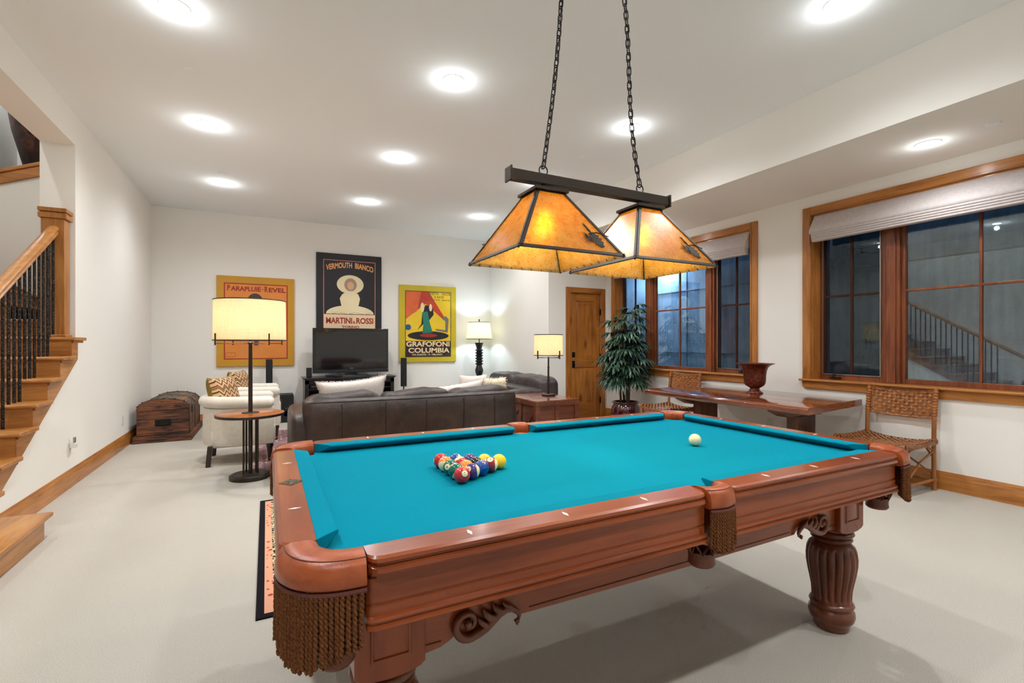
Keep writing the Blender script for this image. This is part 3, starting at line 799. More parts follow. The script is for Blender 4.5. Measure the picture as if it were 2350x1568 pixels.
def frust(sx):
    # pyramid shade centred at (sx, CY)
    zb, zt, hb, ht = 1.592, 1.868, .236, .062
    sh = bpy.data.objects.new('lamp_shade', None); COL.objects.link(sh); sh.parent = bl; sh.location = Vector((sx, CY, zb)) - bl.location
    cs = [(-1, -1), (1, -1), (1, 1), (-1, 1)]
    Bt = [Vector((sx + a * hb, CY + b * hb, zb)) for a, b in cs]; Tp = [Vector((sx + a * ht, CY + b * ht, zt)) for a, b in cs]
    for i in range(4):
        j = (i + 1) % 4
        ctr = Vector((sx, CY, (zb + zt) / 2)); n_ = (Bt[j] - Bt[i]).cross(Tp[i] - Bt[i]).normalized()
        q = [Bt[i], Bt[j], Tp[j], Tp[i]]
        g = G().loft([[p - n_ * .0035 for p in q], [p - n_ * .0015 for p in q]]) ; obj('mica_panel', g, MT['mica'], sh)
    g = G()
    def bar(a, b, w1=.006, n_=None):
        g.tube([a, b], w1, 4)
    for i in range(4):
        j = (i + 1) % 4
        n1 = (Bt[j] - Bt[i]).cross(Tp[i] - Bt[i]).normalized(); k = (i - 1) % 4; n0 = (Bt[i] - Bt[k]).cross(Tp[k] - Bt[k]).normalized()
        # L-shaped corner irons and rims built as flat strips on each face
        for (P0, P1, inn, nn) in ((Bt[i], Tp[i], (Bt[j] - Bt[i]).normalized(), n1), (Bt[j], Tp[j], (Bt[i] - Bt[j]).normalized(), n1), (Bt[i], Bt[j], ((Tp[i] + Tp[j]) / 2 - (Bt[i] + Bt[j]) / 2).normalized(), n1), (Tp[i], Tp[j], -((Tp[i] + Tp[j]) / 2 - (Bt[i] + Bt[j]) / 2).normalized(), n1)):
            wd = .013
            s1 = [P0 - nn * .001, P1 - nn * .001, P1 + inn * wd - nn * .001, P0 + inn * wd - nn * .001]
            g.loft([[p for p in s1], [p + nn * .0035 for p in s1]])
            if P0 == Bt[i] and P1 == Bt[j]: g.tube([P0, P1], .0022, 6)
    obj('shade_frame', g, MT['bronze'], sh, ang=30)
    # small inner clips along the rim and corners
    g = G()
    for i in range(4):
        j = (i + 1) % 4
        n1 = (Bt[j] - Bt[i]).cross(Tp[i] - Bt[i]).normalized()
        for k in range(1, 9): p = Bt[i].lerp(Bt[j], k / 9); g.tube([p - n1 * .005, p - n1 * .005 + (Tp[i] - Bt[i]).normalized() * .012], .0014, 5)
        for k in range(0, 6):
            p = Bt[i].lerp(Tp[i], k / 6) - n1 * .006; q = Bt[i].lerp(Tp[i], (k + .93) / 6) - n1 * .006
            g.tube([p, q], .0042, 6)
    obj('inner_clips', g, MT['iron'], sh)
    g = G().loft([[(sx + a * (ht + .016), CY + b * (ht + .016), zt - .004) for a, b in cs], [(sx + a * (ht + .016), CY + b * (ht + .016), zt + .008) for a, b in cs], [(sx + a * .014, CY + b * .014, zt + .024) for a, b in cs]])
    obj('shade_cap', g, MT['bronze'], sh, bevel=.001)
    obj('stem', G().cyl((sx, CY, zt + .02), .008, BZ0 - zt - .02, 10), MT['bronze'], bl)
    obj('socket', G().lathe([(.012, 1.865), (.02, 1.86), (.02, 1.80), (.016, 1.79)], (sx, CY, 0), 14), MT['iron'], sh)
    obj('bulb', G().lathe([(.012, 1.79), (.016, 1.775), (.028, 1.75), (.031, 1.728), (.026, 1.706), (.012, 1.694), (.001, 1.691)][::-1], (sx, CY, 0), 18), MT['bulb'], sh)
    light('pendant_bulb', 'POINT', (sx, CY, 1.735), LAMP_W, (1.0, .84, .58), bl, .033)
    # pinecone silhouettes cut from bronze on the faces
    for fi in (0, 2):
        i, j = fi, (fi + 1) % 4
        ex = (Bt[j] - Bt[i]).normalized(); ez = ((Tp[i] + Tp[j]) / 2 - (Bt[i] + Bt[j]) / 2).normalized(); nn = ex.cross(ez).normalized()
        org = Bt[i]
        def W(a, b, d_=.002): return org + ex * a + ez * b + nn * d_
        g = G(); c0 = (.362, .072)
        # cone body of overlapping scales
        ang0 = R(-68)
        for r0 in range(9):
            q = r0 / 8; wd = .0235 * sin(pi * (q * .86 + .12)) ** .7
            for k in (-1, 0, 1):
                off = (k + (.5 if r0 % 2 else 0)) * wd * .75
                if abs(off) > wd: continue
                pa = (q - .5) * .068
                ca = c0[0] + pa * cos(ang0) - off * sin(ang0); cb = c0[1] + pa * sin(ang0) + off * cos(ang0)
                sc_ = [(ca + .0098 * cos(a_), cb + .0058 * sin(a_)) for a_ in [2 * pi * z_ / 8 for z_ in range(8)]]
                g.loft([[W(a, b, .001) for a, b in sc_], [W(a, b, .0035) for a, b in sc_]])
        def stroke(pts, w_): g.tube([W(a, b, .002) for a, b in pts], w_, 5)
        stroke([(.352, .104), (.372, .113), (.395, .110), (.43, .098)], [.003, .0028, .0024, .002])
        def needles(c_, dirs, L_):
            for a_ in dirs:
                l_ = L_ * random.uniform(.75, 1.05); stroke([c_, (c_[0] + l_ * .5 * cos(R(a_)), c_[1] + l_ * .5 * sin(R(a_))), (c_[0] + l_ * cos(R(a_ - 4)), c_[1] + l_ * sin(R(a_ - 4)))], [.0019, .0014, .0005])
        needles((.333, .082), range(130, 290, 13), .042)
        stroke([(.355, .1), (.333, .082)], .004)
        stroke([(.352, .1), (.338, .124), (.328, .15)], [.003, .003, .001])
        for s_ in range(5): needles((.350 - .004 * s_, .106 + .008 * s_), (100, 118, 134), .024)
        obj('pinecone_cutout', g, MT['bronze'], sh, ang=60)
LAMP_W = 84.0
for sx in (1.020, 1.545): frust(sx)
# chains: gentle curves from the bar up to the canopy
def chain(x0, x1):
    g = G(); z0, z1 = BZ1 + .03, ZC - .05; L_ = z1 - z0; pitch = .0305; n = int(L_ / pitch)
    def C(q): return Vector((x0 + (x1 - x0) * q + .01 * sin(q * pi * 2.2) * (1 if x1 > x0 else -1), CY + .006 * sin(q * 9), z0 + L_ * q))
    for i in range(n):
        p = C((i + .5) / n); d_ = (C((i + 1) / n) - C(i / n)).normalized()
        s_ = Vector((1, .35, 0)).normalized() if i % 2 else Vector((-.35, 1, 0)).normalized()
        s_ = (s_ - d_ * s_.dot(d_)).normalized()
        hl, hw = .0205, .0095
        pts = []
        for k in range(16):
            a = 2 * pi * k / 16; cx_, cy_ = cos(a), sin(a)
            yy = (hl - hw) * (1 if cy_ > 0 else -1) + hw * cy_ if abs(cy_) > .05 else hw * cy_ * 1.0
            pts.append(p + s_ * hw * cx_ + d_ * ((hl - hw) * max(-1, min(1, cy_ * 6)) + hw * cy_))
        g.tube(pts, .0028, 6, closed=True)
    obj('chain', g, MT['iron'], bl, ang=80)
    g = G().tube([(x0 + .02 * cos(a) * 1.0, CY, BZ1 + .018 + .02 * sin(a)) for a in [2 * pi * k / 20 for k in range(20)]], .0028, 6, closed=True)
    obj('hanging_ring', g, MT['iron'], bl, ang=80)
    obj('cord', G().tube([tuple(C(q / 20) + Vector((.005 * (1 if q % 2 else -1) * (1 if q < 10 else .6), -.004, 0))) for q in range(21)], .0022, 6), MT['bronze'], bl, ang=80)
chain(1.022, 1.185); chain(1.542, 1.385)
obj('ceiling_canopy', G().box(1.13, 1.44, CY - .06, CY + .06, ZC - .03, ZC), MT['bronze'], bl, bevel=.004)

# ------------------------------------------------------------------ recessed lights
MT['lens'] = emis('downlight_lens', (1, .97, .92, 1), 14)
def can(x, y, z, label, grp='recessed ceiling lights'):
    t = thing('ceiling_light', label, 'recessed light', (x, y, z), group=grp)
    obj('trim_ring', G().lathe([(.052, 0), (.056, -.003), (.082, -.004), (.086, 0)], (x, y, z), 32), MT['white'], t)
    obj('lens', G().cyl((x, y, z - .0045), .051, .003, 28), MT['lens'], t)
    light('downlight', 'SPOT', (x, y, z - .02), CAN_W * (.55 if z < 3 else 1), CAN_COL, t, .05, spot_size=R(160), spot_blend=1.0)
    light('ceiling_halo_fill', 'POINT', (x, y, z - .08), HALO_W * (.55 if z < 3 else 1), CAN_COL, t, .03)  # extra point light added to brighten the ceiling and give it a halo
names = {(0, 1.69): 'the left wall near the camera', (0, 3.55): 'the top left edge of the photo', (0, 5.31): 'the left wall above the stairs', (0, 7.16): 'the left wall near the orange poster',
         (1, 3.55): 'the middle of the room, the largest seen', (1, 5.31): 'the middle of the room above the sofa', (1, 7.16): 'the black television', (2, 3.55): 'the middle, crossed by the right lamp chain',
         (2, 5.31): 'the billiard lamp, just under its bar', (2, 7.16): 'the far corner lamp', (2, 1.69): 'the top right edge of the photo'}
for i, x in enumerate(CAN_X):
    for y in CAN_Y:
        can(x, y, ZC, 'round white recessed ceiling light near ' + names.get((i, y), 'the wall behind the camera'))
for y in (-1.2, 1.87, 4.9):
    can(4.62, y, ZL, 'round recessed light in the lowered soffit ' + {1.87: 'above the wide window', 4.9: 'above the window behind the palm', -1.2: 'behind the camera'}[y], 'soffit lights')
for x, y, z, l in ((-.522, 4.32, ZC, 'flat white sprinkler cover on the ceiling, the one nearest the camera'), (3.1, 4.388, ZC, 'flat white sprinkler cover on the ceiling beside the lamp chains'), (3.106, 6.827, ZC, 'flat white sprinkler cover near the far corner ceiling light'), (-.488, 6.769, ZC, 'flat white sprinkler cover beside the far left ceiling light'), (4.61, 1.49, ZL, 'flat white sprinkler cover in the lowered soffit')):
    tag(obj('sprinkler_cover', G().cyl((x, y, z - .008), .04, .008, 24), MT['ceil'], bevel=.002), l, 'sprinkler cover', 'sprinkler covers')

# ------------------------------------------------------------------ staircase
SX = XL + .035      # face of the outer stringer
RISE, GO = .1633, .2565
stt = thing('staircase', 'honey wood staircase with dark hammered iron balusters along the left wall', 'staircase', (XL, 4.5, 0))
def tipy(n): return 5.68 - (8 - n) * GO
WX = XL - 1.5
for n in range(2, 9):
    y1 = tipy(n); z = n * RISE
    # tread with rounded nosing and side return
    yb = y1 if n < 8 else y1 + .0
    g = G(); prof = [(y1 - .305, z - .016), (y1 - .300, z - .006), (y1 - .290, z), (y1, z), (y1, z - .03), (y1 - .290, z - .03), (y1 - .300, z - .026)]
    if n == 8: prof = [(y1 - .305, z - .016), (y1 - .300, z - .006), (y1 - .290, z), (y1, z), (y1, z - .03), (y1 - .290, z - .03), (y1 - .300, z - .026)]
    g.prism(prof, 'x', WX, SX + .03)
    obj('tread', g, MT['stair_x'], stt, bevel=.008, bseg=3)
    obj('riser', G().box(WX, SX - .004, y1 - .280, y1 - .262, z - RISE, z - .03), MT['stair_x'], stt)
    g = G().box(SX, SX + .012, y1 - .268, y1 - .02, z - .05, z - .03); obj('cove_moulding', g, MT['stair_y'], stt, bevel=.004)
# big starting step
y1 = 4.13; z = RISE
g = G().box(WX, XL + .30, 2.9, y1, z - .03, z); obj('starting_tread', g, MT['stair_y'], stt, bevel=.01, bseg=3)
obj('starting_riser', G().box(WX, XL + .265, 2.93, y1 - .035, 0, z - .03), MT['stair_y'], stt, bevel=.004)
# outer stringer: saw-tooth top, sloping bottom
SLP = (1.111 - .301) / (5.557 - 4.158)
lz = lambda y: max(0, 1.111 + (y - 5.557) * SLP)
g = G(); YE = 5.557
for n in range(2, 9):
    a = tipy(n) - .275; b = tipy(n) - .275 + GO if n < 8 else YE
    zt_ = n * RISE - .03
    pts = [(a, lz(a)), (b, lz(b)), (b, zt_), (a, zt_)]
    g.prism(pts, 'x', XL - .01, SX)
obj('stringer', g, MT['stair_y'], stt)
# newel post
nx0, nx1, ny0, ny1 = -1.715, -1.56, 5.47, 5.60
NZ = 8 * RISE
g = G().box(nx0, nx1, ny0, ny1, NZ, 2.33)
for a, b, e in ((NZ, NZ + .022, .012), (2.33, 2.375, .016), (2.375, 2.385, .006), (2.385, 2.42, .018), ):
    g.box(nx0 - e, nx1 + e, ny0 - e, ny1 + e, a, b)
obj('newel_post', g, MT['stair_z'], stt, bevel=.004)
# handrail and balusters
SL = RISE / GO
BX = -1.635
def railz(y): return 2.195 + (y - 5.47) * SL
yy0, yy1 = 3.0, 5.50
hp = [(-.036, 0), (-.038, .010), (-.030, .018), (-.034, .026), (-.040, .036), (-.038, .052), (-.026, .066), (-.010, .072), (.010, .072), (.026, .066), (.038, .052), (.040, .036), (.034, .026), (.030, .018), (.038, .010), (.036, 0)]
g = G().loft([[(BX + a, y, railz(y) + b) for a, b in hp] for y in (yy0, yy1)]); obj('handrail', g, MT['stair_y'], stt, ang=30)
def hammered():
    m = M('hammered_iron'); v = m.coords(); n = m.n('TexVoronoi', Vector=v, Scale=75.0)
    c = m.ramp(n.outputs['Distance'], [(.1, srgb(92, 84, 74)), (.5, srgb(40, 36, 34))])
    return m.bsdf(c, .42, .6, normal=m.bump(n.outputs['Distance'], .8, .004))
MT['hammer'] = hammered()
for n in range(2, 9):
    ks = (0, 1, 2) if n < 8 else (0, 1)
    for k in ks:
        y = tipy(n) - .275 + .035 + k * .0855
        if n == 8: y = tipy(8) - .275 + .0 + k * .085 - .02
        obj('baluster', G().cyl((BX, y, n * RISE), .0105, railz(y) - n * RISE + .002, 10), MT['hammer'], stt)
# winding upper part behind the jamb
g = G().box(WX, XL - .24, 5.72, 7.4, NZ - .03, NZ); obj('landing', g, MT['stair_x'], stt, bevel=.006)
for k, (ya, z) in enumerate(((5.86, NZ + RISE), (6.14, NZ + 2 * RISE))):
    g = G().box(WX, XL - .245 if k == 0 else -2.12, ya - .03, 7.4, z - .03, z); obj('tread', g, MT['stair_x'], stt, bevel=.008)
    obj('riser', G().box(WX, XL - .245 if k == 0 else -2.14, ya, ya + .02, z - RISE, z - .03), MT['stair_x'], stt)
for k in range(3):
    x = -2.33 - k * .27; z = NZ + (3 + k) * RISE
    obj('tread', G().box(WX, x + .03, 6.16, 7.4, z - .03, z), MT['stair_y'], stt, bevel=.008)
    obj('riser', G().box(x - .02, x, 6.18, 7.4, z - RISE, z - .03), MT['stair_y'], stt)
    obj('riser', G().box(WX, x - .021, 6.18, 6.20, z - RISE, z - .03), MT['stair_x'], stt)
obj('skirt_board', G().prism([(-1.79, NZ), (-1.79, NZ + .32), (-2.10, NZ + .33), (-3.05, NZ + .33 + .95 * .62), (-3.05, NZ)], 'y', 7.4, 7.42), MT['door_x'], stt)
# half wall with sloped cap behind the opening, and the big pot beyond it
zf = lambda x: 3.30 + (x + 2.33) * .41
g = G().prism([(WX, 0), (-1.74, 0), (-1.79, zf(-1.79)), (WX, zf(WX))], 'y', 7.43, 7.58); st('wall_stair_half', g, MT['wall'])
g = G().prism([(-3.05, zf(-3.05)), (-1.79, zf(-1.79)), (-1.79, zf(-1.79) + .04), (-3.05, zf(-3.05) + .04)], 'y', 7.38, 7.62)
g.prism([(-3.05, zf(-3.05) - .12), (-1.79, zf(-1.79) - .12), (-1.79, zf(-1.79)), (-3.05, zf(-3.05))], 'y', 7.40, 7.43)
st('trim_1', g, MT['trim_x'], bevel=.006)
g = G().box(XL - 1.55, XL - .24, 7.58, 9.05, 2.3, 2.4); st('floor_upper_landing', g, MT['stair_x'])
mp = M('mottled_dark_metal'); n_ = mp.noise(mp.coords(), 5, 7, .7, .6)
MT['pot'] = mp.bsdf(mp.ramp(n_, [(.36, srgb(36, 26, 24)), (.55, srgb(70, 46, 38)), (.68, srgb(120, 72, 56))]), .4, .5)
PX_, PY_ = -2.38, 8.25
vt = thing('large_pot', 'tall dark mottled pot standing behind the sloped wood cap above the stairs', 'pot', (PX_, PY_, 2.4))
obj('pot_body', G().lathe([(.001, 0), (.12, 0), (.15, .1), (.20, .5), (.32, .93), (.37, 1.13), (.46, 1.5), (.495, 1.75), (.49, 2.0), (.42, 2.2), (.34, 2.3), (.36, 2.35), (.32, 2.33), (.001, 2.2)], (PX_, PY_, 2.4), 40), MT['pot'], vt)
light('stairwell_light', 'SPOT', (-2.3, 5.2, 4.95), 80, CAN_COL, None, .06, spot_size=R(150), spot_blend=1)  # unseen lights without fixtures, they light the stairwell
light('stairwell_light_far', 'POINT', (-2.9, 7.9, 4.7), 22, CAN_COL, None, .06)
light('stairwell_light_low', 'SPOT', (-2.3, 3.0, 4.95), 60, CAN_COL, None, .06, spot_size=R(150), spot_blend=1)
# outlets
def outlet(x, y, z, nx, label):
    t = thing('wall_outlet', label, 'outlet', (x, y, z), group='wall outlets')
    obj('cover_plate', G().box(x, x + nx * .006, y - .036, y + .036, z - .058, z + .058), MT['white'], t, bevel=.002)
    obj('socket_face', G().box(x + nx * .006, x + nx * .009, y - .018, y + .018, z - .036, z + .036), MT['white'], t, bevel=.002)
outlet(XL, 5.465, .335, 1, 'white outlet low on the left wall with a plugged-in device')
outlet(XL, 7.19, .335, 1, 'white outlet low on the left wall beside the domed trunk')
outlet(XR, 3.58, .335, -1, 'white outlet under the long table, the one nearer the palm')
outlet(XR, 3.40, .335, -1, 'white outlet under the long table, the one nearer the right woven chair')
t = thing('plug_in_device', 'small white plug-in device in the left wall outlet', 'night light', (XL + .01, 5.465, .36))
obj('device_body', G().box(XL + .01, XL + .055, 5.44, 5.49, .345, .385), MT['white'], t, bevel=.004)
obj('device_arm', G().box(XL + .03, XL + .045, 5.45, 5.48, .385, .435), MT['silver'], t, bevel=.003)

# ------------------------------------------------------------------ domed trunk
def rough_wood(name, a, b, axis='x'):
    m = M(name); sc = {'x': (.06, 1, 1), 'y': (1, .06, 1)}[axis]; v = m.coords(sc)
    n = m.noise(v, 30, 7, .72, 1.6); k = m.noise(m.coords((.4, 1, 1) if axis == 'x' else (1, .4, 1)), 7, 4, .6)
    f = m.math('ADD', m.math('MULTIPLY', n, .65), m.math('MULTIPLY', k, .35))
    c = m.ramp(f, [(.42, srgb(24, 14, 9)), (.49, b), (.60, a)])
    return m.bsdf(c, .6, normal=m.bump(n, .7, .012))
MT['rough_x'] = rough_wood('weathered_trunk_wood', srgb(150, 92, 56), srgb(96, 56, 34))
MT['rough_y'] = rough_wood('weathered_trunk_lid_wood', srgb(152, 120, 88), srgb(100, 74, 52), 'y')
tx0, tx1, ty0, ty1 = -1.45, -.90, 7.47, 8.62
t = thing('storage_trunk', 'weathered dome-lidded wooden trunk in the far left corner', 'trunk', ((tx0 + tx1) / 2, (ty0 + ty1) / 2, 0))
obj('plinth', G().box(tx0 - .035, tx1 + .035, ty0 - .035, ty1 + .035, 0, .085), MT['rough_x'], t, bevel=.006)
obj('trunk_body', G().box(tx0, tx1, ty0, ty1, .085, .405), MT['rough_x'], t, bevel=.006)
def dome(off=0, z0=.41, h=.135):
    out = []
    for k in range(15):
        a = pi * k / 14; out.append(((tx0 + tx1) / 2 - ((tx1 - tx0) / 2 + off) * cos(a), z0 + (h + off) * sin(a) ** .75 if 0 < k < 14 else z0))
    return out
obj('trunk_lid', G().prism(dome(), 'y', ty0 + .005, ty1 - .005), [MT['rough_y']], t, ang=25)
obj('lid_end_board', G().prism(dome(-.006), 'y', ty0 - .004, ty0 + .006), MT['rough_x'], t)
obj('lid_edge', G().box(tx0 - .005, tx1 + .005, ty0 - .006, ty1 + .005, .405, .42), MT['rough_x'], t, bevel=.002)
for ys_ in (ty0 + .03, (ty0 + ty1) / 2, ty1 - .05):
    d_ = dome(.004); poly = d_ + dome(-.002)[::-1]
    g = G().prism(poly, 'y', ys_ - .016, ys_ + .016); g.box(tx1 - .002, tx1 + .005, ys_ - .016, ys_ + .016, .09, .41)
    obj('iron_strap', g, MT['iron'], t, ang=30)
g = G()
for k in range(1, 14, 2):
    p = dome(.006)[k]
    for ys_ in (ty0 + .03, ty1 - .05): g.rbox((p[0], ys_, p[1]), (.009, .009, .006), 1, 6, 8)
obj('studs', g, MT['iron'], t)
tc_ = (tx0 + tx1) / 2
obj('handle_plate', G().box(tc_ - .085, tc_ + .085, ty0 - .006, ty0, .20, .285), MT['iron'], t, bevel=.002)
obj('drop_handle', G().tube([(tc_ - .06, ty0 - .012, .265), (tc_ - .055, ty0 - .02, .235), (tc_, ty0 - .024, .222), (tc_ + .055, ty0 - .02, .235), (tc_ + .06, ty0 - .012, .265)], .007, 8), MT['iron'], t)
obj('hasp', G().box(tx1, tx1 + .01, ty0 + .25, ty0 + .29, .33, .43), MT['iron'], t, bevel=.002)

# ------------------------------------------------------------------ rugs
def rug_black():
    m = M('black_border_rug'); tc = m.nt.nodes.new('ShaderNodeTexCoord'); sp_ = m.n('SeparateXYZ'); m.set(sp_.inputs[0], tc.outputs['Object'])
    x, y = sp_.outputs[0], sp_.outputs[1]
    dxx = m.math('SUBTRACT', RB[1] - (RB[0] + RB[1]) / 2, m.math('ABSOLUTE', m.math('SUBTRACT', x, (RB[0] + RB[1]) / 2)))
    dyy = m.math('SUBTRACT', RB[3] - (RB[2] + RB[3]) / 2, m.math('ABSOLUTE', m.math('SUBTRACT', y, (RB[2] + RB[3]) / 2)))
    d = m.math('MINIMUM', dxx, dyy)
    blk, pch, red, tan = srgb(26, 24, 28), srgb(222, 160, 128), srgb(176, 66, 54), srgb(222, 196, 152)
    vo = m.n('TexVoronoi', Vector=tc.outputs['Object'], Scale=26.0); n = m.noise(tc.outputs['Object'], 34, 2, .5, 2.5)
    dots = m.mix(m.math('LESS_THAN', vo.outputs['Distance'], .32), pch, red)
    leaf = m.mix(m.math('GREATER_THAN', n, .5), blk, tan)
    c = m.mix(m.math('GREATER_THAN', d, .035), blk, pch)
    c = m.mix(m.math('GREATER_THAN', d, .045), c, dots)
    c = m.mix(m.math('GREATER_THAN', d, .075), c, leaf)
    c = m.mix(m.math('GREATER_THAN', d, .15), c, pch)
    c = m.mix(m.math('GREATER_THAN', d, .165), c, m.mix(m.math('GREATER_THAN', n, .54), srgb(120, 40, 36), tan))
    return m.bsdf(c, .95, spec=.1, normal=m.bump(m.noise(tc.outputs['Object'], 500, 2), .4, .003))
RB = (-.045, 2.2, 2.45, 4.28)
tag(obj('area_rug', G().box(RB[0], RB[1], RB[2], RB[3], 0, .008), rug_black()), 'black-bordered rug with tan floral band poking out behind the pool table', 'rug')
def rug_red():
    m = M('faded_red_rug'); v = m.coords(); n = m.noise(v, 6, 5, .7); n2 = m.noise(m.coords((1, .06, 1)), 60, 4, .6)
    w_ = m.n('TexWave', Vector=m.coords((1, 1, 1)), Scale=5.5, Distortion=.3); vo = m.n('TexVoronoi', Vector=v, Scale=9.0); vo.distance = 'MANHATTAN'
    f = m.math('ADD', m.math('MULTIPLY', w_.outputs['Fac'], .45), m.math('MULTIPLY', vo.outputs['Distance'], .8))
    c = m.ramp(f, [(.25, srgb(132, 66, 72)), (.45, srgb(190, 140, 138)), (.6, srgb(214, 184, 172)), (.75, srgb(120, 80, 92))])
    c = m.mix(m.math('MULTIPLY', n, .6), c, srgb(206, 180, 170)); c = m.mix(m.math('MULTIPLY', n2, .35), c, srgb(110, 50, 60))
    return m.bsdf(c, .95, spec=.1)
tag(obj('area_rug', G().box(-.12, 3.0, 5.0, 7.66, 0, .008), rug_red()), 'faded pinkish red patterned rug under the white armchair front legs', 'rug')

# ------------------------------------------------------------------ armchairs
MT['linen'] = fabric('cream_linen', srgb(232, 225, 212), srgb(214, 206, 192), 1, .25)
MT['legwood'] = plain('espresso_wood', srgb(44, 26, 20), .3, coat=.2)
def armchair(x0, y0, label):
    # faces +x; back at low x; outer size .72 x .70
    t = thing('armchair', label, 'armchair', (x0 + .34, y0 + .36, 0), group='cream tub armchairs')
    W_, D_ = .62, .70
    # tub shell: a U in plan swept up, open to +x
    def U(q):
        # q 0..1 from front of near arm round the back to the front of the far arm
        L1 = .33; Rr = .30; tot = 2 * L1 + pi * Rr; s_ = q * tot
        cx, cy = x0 + .34, y0 + .35
        if s_ < L1: return (cx + L1 - s_ + 0, cy - Rr, 0, -1)
        if s_ < L1 + pi * Rr:
            a = (s_ - L1) / Rr; return (cx - Rr * sin(a), cy - Rr * cos(a), -sin(a), -cos(a))
        s_ -= L1 + pi * Rr; return (cx + s_, cy + Rr, 0, 1)
    def topz(q): return .665 + .01 * sin(pi * q)
    sec = [(-.045, .24), (.035, .20), (.045, .26), (.04, .5), (.035, .58), (-.045, .58)]
    def fn(u, v):
        k = int(round(v * len(sec))) % len(sec); d_, z = sec[k]; px, py, nx_, ny_ = U(u); return (px + nx_ * d_, py + ny_ * d_, z)
    g = G().grid(fn, 44, len(sec), cv=True); m_ = len(sec)
    g.f += [tuple(range(m_)), tuple(range(44 * m_, 45 * m_))[::-1]]; g.mi += [0, 0]
    obj('shell', g, MT['linen'], t, ang=50)
    def roll(u, v):
        a = 2 * pi * v; px, py, nx_, ny_ = U(u); e_ = min(1, u / .02 + .55, (1 - u) / .02 + .55)
        return (px + nx_ * (.012 + .068 * cos(a) * e_), py + ny_ * (.012 + .068 * cos(a) * e_), topz(u) - .03 + .062 * sin(a) * e_)
    g = G().grid(roll, 48, 14, cv=True); g.f += [tuple(range(14)), tuple(range(48 * 14, 49 * 14))[::-1]]; g.mi += [0, 0]
    obj('rolled_arm', g, MT['linen'], t, ang=60)
    obj('seat_base', G().rbox((x0 + .38, y0 + .35, .27), (.30, .27, .10), .2), MT['linen'], t)
    obj('seat_cushion', G().rbox((x0 + .41, y0 + .35, .41), (.28, .24, .075), .3), MT['linen'], t)
    obj('front_apron', G().rbox((x0 + .655, y0 + .35, .30), (.03, .30, .085), .25), MT['linen'], t)
    g = G()
    for yy in (y0 + .04, y0 + .66):
        for k in range(14): g.rbox((x0 + .685, yy, .24 + k * .022), (.004, .004, .004), 1, 4, 6)
    obj('nailheads', g, MT['silver'], t)
    for sy in (.06, .64):
        g = G().loft([[(x0 + .09 - .018 * (1 - q) + a, y0 + sy + b, .21 * q) for a, b in ((-.022, -.022), (.022, -.022), (.022, .022), (-.022, .022))] for q in (0, .5, 1)])
        obj('rear_leg', g, MT['legwood'], t, bevel=.003)
        obj('front_leg', G().lathe([(.014, 0), (.018, .02), (.022, .035), (.014, .045), (.020, .055), (.026, .12), (.030, .155), (.036, .16), (.036, .21)], (x0 + .63, y0 + sy, 0), 16), MT['legwood'], t)
    return t
armchair(-.60, 5.66, 'cream linen tub armchair behind the floor lamp table, nearer of the two')
armchair(-.52, 6.86, 'cream linen tub armchair farther back, mostly hidden by the nearer armchair')
